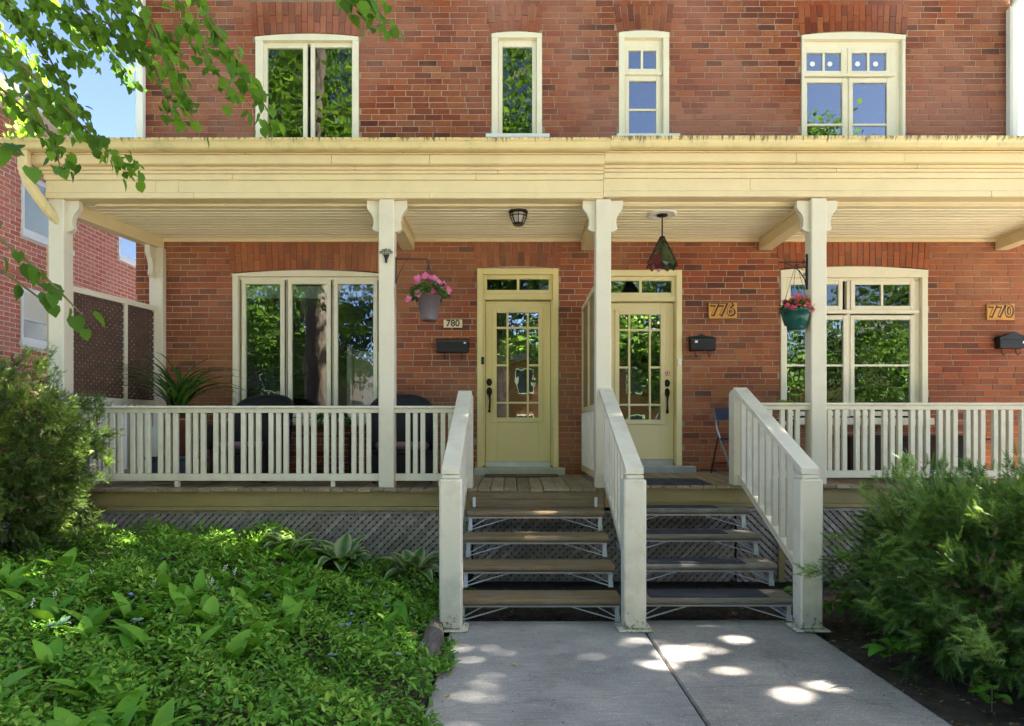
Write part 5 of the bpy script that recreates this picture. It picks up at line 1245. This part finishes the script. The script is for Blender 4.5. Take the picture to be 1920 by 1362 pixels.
# hostas with pale margins
def hosta(x, y, z, n, s, label):
    r = thing('hosta', (x, y, z), label, 'plant')
    for k in range(n):
        a = k / n * 6.283 + random.uniform(-.3, .3); vs, fs = broad_leaf(.24 * s * random.uniform(.8, 1.15), .05 * s, random.uniform(.8, 1.6), random.uniform(.5, 1.25))
        ca, sa = math.cos(a), math.sin(a)
        me = MB().add([(x + v[0] * ca - (v[1] + .05) * sa, y + v[0] * sa + (v[1] + .05) * ca, z + v[2] + .03) for v in vs], fs).mesh('leaf', M['hosta'], True)
        at_ = me.attributes.new('tint', 'FLOAT_COLOR', 'POINT'); tt = random.uniform(0, .3)
        arr = np.ones((len(vs), 4)); arr[:, 0] = [tt if i % 3 == 1 else .62 for i in range(len(vs))]; at_.data.foreach_set('color', arr.reshape(-1))
        put(bpy.data.objects.new('leaf', me), r)
def onb(qx, qy, D): p = at(qx, qy, D); return p.x, p.y, float(bedz(p.x, p.y)) + .10
hosta(*onb(640, 1050, 6.3), 19, 1.4, 'larger hosta with cream-edged leaves against the lattice skirt')
hosta(*onb(775, 1050, 6.25), 17, 1.3, 'hosta with cream-edged leaves right beside the left stair newel')
hosta(*onb(545, 1050, 6.35), 9, 1.15, 'smallest hosta with cream-edged leaves left of the other two')
# log edging beside the path
lg = MB().tube([(-.60, -4.25, -.03), (-.58, -3.85, .0), (-.60, -3.45, .03), (-.62, -3.1, .03)], [.07, .085, .09, .07], 9)
lg.v = [(a + random.uniform(-.012, .012), b, c + random.uniform(-.012, .012)) for a, b, c in lg.v]
tag(lg.build('edging_log', 'log', None, True), 'weathered grey log edging beside the left newel post', 'log')
# right bed: broad-leaved plants, litter
def weed(x, y, z, n, L, W, label, m='lily'):
    r = thing('broadleaf_plant', (x, y, z), label, 'plant')
    for k in range(n):
        a = k * 2.399 + random.uniform(-.2, .2); hgt = .04 + .1 * k / n; vs, fs = broad_leaf(L * random.uniform(.8, 1.1), W, random.uniform(.5, 1.1), random.uniform(.1, .6)); ca, sa = math.cos(a), math.sin(a)
        me = MB().add([(x + v[0] * ca - (v[1] + .03) * sa, y + v[0] * sa + (v[1] + .03) * ca, z + v[2] + hgt) for v in vs], fs).mesh('leaf', M[m], True); settint(me, random.uniform(0, .6)); put(bpy.data.objects.new('leaf', me), r)
    MB().tube([(x, y, z), (x, y, z + .14)], .004, 5).build('stem', 'twig', r)
weed(2.58, 4.55 - DW, .0, 11, .17, .05, 'broad-leaved plant at the edge of the path under the right shrub')
weed(2.66, 5.55 - DW, .02, 8, .15, .04, 'bright green seedling behind the right newel post')
weed(2.70, 3.75 - DW, .0, 7, .09, .03, 'small low plant by the path in the lower right corner')
weed(2.55, 5.9 - DW, .05, 7, .14, .035, 'leafy weed against the lattice right of the stairs')
n = 3000
lx_, ly_ = np.concatenate([rng.uniform(2.36, 4.3, 1500), rng.uniform(-.45, 2.3, 800), rng.uniform(-1.3, -.5, 300), rng.uniform(-4.4, -.55, 400)]), np.concatenate([rng.uniform(-5.6, -1.6, 1500), rng.uniform(-2.95, -1.5, 800), rng.uniform(-2.5, -1.6, 300), rng.uniform(-5.6, -1.7, 400)])
me = scatter_mesh('leaf_litter', OVALT[0], OVALT[1], np.stack([lx_, ly_, np.where(lx_ < -.5, bedz(lx_, ly_) + np.where(np.arange(n) >= 2600, rng.uniform(.06, .15, n), 0), -.055) + rng.uniform(.0, .02, n)], 1), rotm(rng.uniform(0, 6.28, n), rng.normal(0, .25, n), rng.normal(0, .3, n)), rng.uniform(.02, .055, n), rng.uniform(0, 1, n), 'litter')
nd = 420; dx_, dy_ = rng.uniform(-.48, 2.36, nd), rng.uniform(-5.6, -2.95, nd); dx_[:200] = np.where(rng.uniform(0, 1, 200) < .5, -.49 + np.abs(rng.normal(0, .05, 200)), 2.37 - np.abs(rng.normal(0, .06, 200)))
me2 = scatter_mesh('path_debris', OVALT[0], OVALT[1], np.stack([dx_, dy_, np.full(nd, .004)], 1), rotm(rng.uniform(0, 6.28, nd), rng.normal(0, .1, nd), rng.normal(0, .2, nd)), rng.uniform(.006, .02, nd), rng.uniform(0, 1, nd), 'litter')
tag(put(bpy.data.objects.new('path_debris', me2), None), 'tiny dry bits scattered on the concrete path', kind='stuff')
tag(put(bpy.data.objects.new('leaf_litter', me), None), 'dry brown leaf litter on the soil under the stairs and shrub', kind='stuff')
FL = ['yellow fallen leaf alone on the left path slab near the stairs', 'tiny yellow fallen leaf in the middle of the left path slab', 'yellow fallen leaf on the left path slab nearest the bottom edge', 'yellow fallen leaf beside the edging log', 'yellow fallen leaf against the foot of the middle newel', 'yellow fallen leaf on the left edge of the path below the log']
for i, (qx, qy) in enumerate(((1049, 1204), (969, 1249), (846, 1306), (833, 1228), (1160, 1184), (815, 1270))):
    D = EYE * FPX / (qy - HOR); p = at(qx, qy, D); p.z = .006
    me = scatter_mesh('fallen_leaf', OVALT[0], OVALT[1], np.zeros((1, 3)), rotm(np.array([i * 1.1]), np.array([.15]), np.array([.2])), [.05], [.5], 'yellowleaf')
    tag(inst('fallen_leaf', me, p), FL[i], 'leaf', 'yellow leaves on the path')

# ================================================================== trees
def leaf_cloud(name, centres, radii, per, size, m, parent, tmpl=QUAD, spread=.55, dens=110):
    cs = []
    for (c, r, k) in zip(centres, radii, per):
        u = rng.normal(size=(k, 3)); u /= np.linalg.norm(u, axis=1)[:, None]
        cs.append(np.array(c) + u * np.array(r) * (rng.uniform(.25, 1, (k, 1)) ** .6))
    cc = np.concatenate(cs); q = dens
    P = (cc[:, None, :] + rng.normal(0, spread, (len(cc), q, 3)) * np.array([1, 1, .6])).reshape(-1, 3)
    G = P - np.array(sd)[None] * (P[:, 2] / sd.z)[:, None]          # leaves cut away along the sun's direction to place sun patches on the path
    gap = np.zeros(len(P), bool)
    for (hx, hy, hr) in ((.92, -3.40, .13), (1.22, -3.62, .15), (1.02, -3.92, .13), (1.42, -3.98, .10), (1.80, -4.28, .12), (1.52, -4.42, .08), (1.62, -3.30, .09)):
        gap |= (np.hypot(G[:, 0] - hx, (G[:, 1] - hy) * 1.2) < hr + .065) & (P[:, 2] > 9) & (rng.uniform(0, 1, len(P)) < .9)
    P = P[~gap]; n = len(P); tt_ = np.repeat(rng.uniform(.1, .8, len(cc)), q)[~gap]
    me = scatter_mesh(name, tmpl[0], tmpl[1], P, rotm(rng.uniform(0, 6.28, n), rng.normal(-.5, .6, n), rng.normal(0, .7, n)), size * rng.uniform(.6, 1.3, n), np.clip(tt_ + rng.normal(0, .15, n), 0, 1), m, smooth=False)
    o = put(bpy.data.objects.new(name, me), parent); o['kind'] = 'stuff'; return o
def tree(name, base, h, tr, blobs, per, label, leafsize=.17, m='treeleaf', fork=(.28, .5)):
    r = thing(name, base, label, 'tree'); b = Vector(base)
    MB().tube([b, b + Vector((.1, 0, h * .3)), b + Vector((.0, .15, h * .6)), b + Vector((.2, .1, h * .92))], [tr * 1.25, tr, tr * .7, tr * .15], 10).build('trunk', 'bark', r, True)
    for (c, rad) in blobs:
        c = Vector(c); s = b + Vector((.05, .05, h * random.uniform(*fork)))
        MB().tube([s, s.lerp(c, .5) + Vector((0, 0, .5)), c, c + (c - s) * .35], [tr * .5, tr * .34, tr * .18, .02], 7).build('limb', 'bark', r, True)
    leaf_cloud('crown', [c for c, _ in blobs], [rd for _, rd in blobs], per, leafsize, m, r)
    return r
lt = tree('linden_tree', (-4.75, -7.6, 0), 13, .3, [((-8.2, -9.6, 10.0), (2.8, 2.6, 3.0)), ((-6.0, -12.2, 11.8), (3.2, 2.4, 3.2)), ((-.6, -13.4, 12.6), (3.2, 2.4, 3.2)), ((-5.6, -8.2, 8.6), (2.2, 1.8, 1.8)), ((-3.2, -12.8, 9.0), (3.2, 2.2, 2.6))],
          [60, 80, 75, 30, 60], 'linden tree whose drooping branches hang in at the upper left', .11, 'linden')
tree('street_tree', (12.5, -6.2, 0), 14.5, .28, [((3.0, -4.2, 12.7), (2.2, 2.2, 1.1)), ((6.2, -3.8, 12.3), (2.6, 3.0, 1.3)), ((9.8, -3.6, 12.6), (2.7, 3.1, 1.4)), ((9.0, -6.6, 12.6), (2.7, 2.0, 1.4))], [34, 52, 58, 40], 'tall unseen tree beyond the right side, its crown shaped to shade the path', fork=(.8, .9))  # unseen crowns laid out along the sun's direction to shade bed and path
tree('street_tree', (17.5, -5.0, 0), 14.5, .28, [((13.4, -3.2, 12.6), (2.6, 3.0, 1.4)), ((17.0, -2.8, 12.2), (2.8, 3.0, 1.6)), ((14.5, -6.4, 12.6), (2.6, 2.0, 1.4))], [60, 60, 40], 'unseen tree added farther beyond the right side to shade the porch', fork=(.8, .9))  # added off to the right to keep direct sun off porch and stairs
tree('street_tree', (-.55, -22.5, 0), 15, .32, [((-3.2, -22.5, 8.5), (4, 3.2, 4)), ((2.4, -22.0, 7.2), (4, 3, 3.6)), ((-.5, -23.5, 12), (4.4, 3, 3))], [110, 110, 90], 'tree across the street reflected in the olive door', .15)
tree('street_tree', (-14, -22, 0), 14, .32, [((-14, -22, 8.2), (5, 4, 5)), ((-9.5, -23, 6.0), (3.6, 3, 3.4))], [130, 80], 'tree across the street reflected in the left porch window', .15)
tree('street_tree', (9.0, -23.5, 0), 10, .28, [((8.0, -23.5, 6.2), (4.2, 3.2, 3.6)), ((14.4, -24.0, 12.6), (3.2, 3, 4.0)), ((11.0, -24, 5), (4, 3, 3.6))], [110, 90, 90], 'tree across the street reflected in the pale door', .15)
tree('street_tree', (21, -25, 0), 12, .3, [((20, -25, 6), (5, 4, 4.6))], [120], 'tree across the street at the far right', .15)
def far_house(x, y, w_, h, m, label):
    r = thing('far_house', (x, y, 0), label, 'house')
    B(x - w_ / 2, x + w_ / 2, y - 8, y, 0, h).build('wall', m, r)
    MB().prism([(x - w_ / 2 - .4, h), (x + w_ / 2 + .4, h), (x, h + 3.2)], y - 8.3, y + .4, 'y').build('roof', 'shingle', r)
    for i in range(3):
        for zz in (1.0, 3.9):
            xx = x - w_ / 2 + w_ * (i + .5) / 3
            wo = B(xx - .55, xx + .55, y + .002, y + .05, zz, zz + 1.6).build('window', 'vinyl', r); B(xx - .48, xx + .48, y + .051, y + .055, zz + .08, zz + 1.52).build('pane', 'rubber', wo)
far_house(-15, -33, 10, 6, 'darkwood', 'dark brown house across the street on the left')
far_house(-2.5, -33.5, 10, 6, 'brownwood', 'brown house across the street facing the stairs')
far_house(11, -33, 10, 6, 'brownwood', 'red-brown house across the street on the right')
far_house(25, -33, 11, 6, 'olive', 'olive house across the street at the far right')
hd = leaf_cloud('far_hedge', [(-10, -27.5, .9), (-3, -27.2, 1.0), (4, -27.5, 1.1), (11, -27.3, .9), (18, -27.5, 1.0), (-18, -27.5, 1.2)], [(4.5, .9, .9)] * 6, [45] * 6, .2, 'treeleaf', None, spread=.4)
tag(hd, 'clipped green hedge along the far side of the street')
# drooping linden branches in view
def strand(pts, n, size, sub=True, tin=(.25, .75)):
    pts = [Vector(p) for p in pts]
    seg = []
    for i in range(len(pts) - 1):
        for k in range(6):
            t = k / 6; p0, p1, p2_, p3 = pts[max(i - 1, 0)], pts[i], pts[i + 1], pts[min(i + 2, len(pts) - 1)]
            seg.append(.5 * ((2 * p1) + (p2_ - p0) * t + (2 * p0 - 5 * p1 + 4 * p2_ - p3) * t * t + (3 * p1 - p0 - 3 * p2_ + p3) * t ** 3))
    seg.append(pts[-1])
    MB().tube(seg, [.011 * (1 - .8 * i / len(seg)) + .0015 for i in range(len(seg))], 6).build('branch', 'twig', lt, True)
    Pn, yaw, pit, rol, S, T = [], [], [], [], [], []
    for k in range(n):
        t = (k + random.random()) / n * (len(seg) - 1); i = min(int(t), len(seg) - 2)
        p = seg[i].lerp(seg[i + 1], t - i); d = (seg[i + 1] - seg[i]).normalized()
        off = Vector((random.gauss(0, .05), random.gauss(0, .06), random.gauss(-.03, .035)))
        Pn.append(p + off); a = math.atan2(d.y, d.x) - 1.57 + random.choice((-1, 1)) * random.uniform(.2, 1.2)
        yaw.append(a); pit.append(random.gauss(-1.0, .4)); rol.append(random.gauss(0, .5)); S.append(size * random.uniform(.65, 1.2)); T.append(random.uniform(*tin))
        if random.random() < .25: MB()
    return np.array(Pn), np.array(yaw), np.array(pit), np.array(rol), np.array(S), np.array(T)
acc = []
def st_px(lst, D, n, size=.085, tin=(.2, .8), dD=0.0): acc.append(strand([at(a, b, D + dD * i) for i, (a, b) in enumerate(lst)], int(n * (1.7 if n > 20 else 1.15)), size * .9, True, tin))
st_px([(330, -60), (400, 50), (440, 110), (475, 165), (520, 235)], 4.6, 60, .09)
st_px([(230, -60), (290, 60), (330, 140), (362, 222)], 4.8, 48, .09)
st_px([(290, -60), (350, 30), (400, 120), (440, 190)], 4.9, 40, .085)
st_px([(170, -40), (240, 60), (290, 130), (325, 220)], 5.3, 44, .085)
st_px([(-50, 40), (60, 140), (125, 205), (185, 268), (245, 315)], 4.7, 80, .085)
st_px([(-50, -40), (60, 60), (120, 160), (185, 260)], 5.6, 70, .09, (.05, .45))
st_px([(-60, 120), (30, 190), (90, 250), (112, 310)], 4.6, 46, .09)
st_px([(-60, 405), (40, 480), (100, 535), (155, 592)], 3.9, 17, .10, (.05, .4))
st_px([(-60, 470), (20, 520), (75, 560)], 3.9, 5, .10, (.05, .4))
st_px([(-60, 240), (10, 275), (45, 292)], 3.6, 6, .11, (.1, .5))
st_px([(600, -90), (650, -5), (690, 25)], 4.4, 26, .09); st_px([(660, -90), (690, -10), (725, 40)], 4.4, 22, .09)
st_px([(20, -60), (130, 30), (200, 90), (250, 150)], 6.2, 90, .09, (.05, .5))
st_px([(-60, 10), (40, 90), (100, 190), (150, 250)], 6.6, 80, .09, (.3, 1.0))
st_px([(-60, 90), (0, 160), (40, 230), (50, 262)], 6.8, 80, .09, (.6, 1.0))
st_px([(80, -60), (160, 20), (230, 60), (280, 110)], 5.2, 80, .09)
st_px([(130, -70), (210, 0), (270, 40), (330, 90)], 4.9, 70, .09)
st_px([(-60, -60), (20, 10), (90, 60), (160, 110)], 5.6, 110, .09, (.3, 1.0)); st_px([(0, -80), (70, -10), (140, 30), (200, 60)], 5.0, 90, .09)
st_px([(-70, 40), (-10, 90), (40, 130), (80, 200)], 5.2, 70, .09, (.4, 1.0))
P, ya, pi_, ro, S, T = [np.concatenate([a[i] for a in acc]) for i in range(6)]
me = scatter_mesh('hanging_leaves', HEART[0], HEART[1], P, rotm(ya, pi_, ro), S, T, 'linden')
o = put(bpy.data.objects.new('hanging_leaves', me), lt); o['kind'] = 'stuff'
MB().tube([(-4.7, -7.5, 4.6), (-4.2, -6.0, 6.0), (-3.6, -4.6, 6.3), (-3.0, -3.6, 5.9)], [.09, .07, .05, .02], 8).build('limb', 'bark', lt, True)
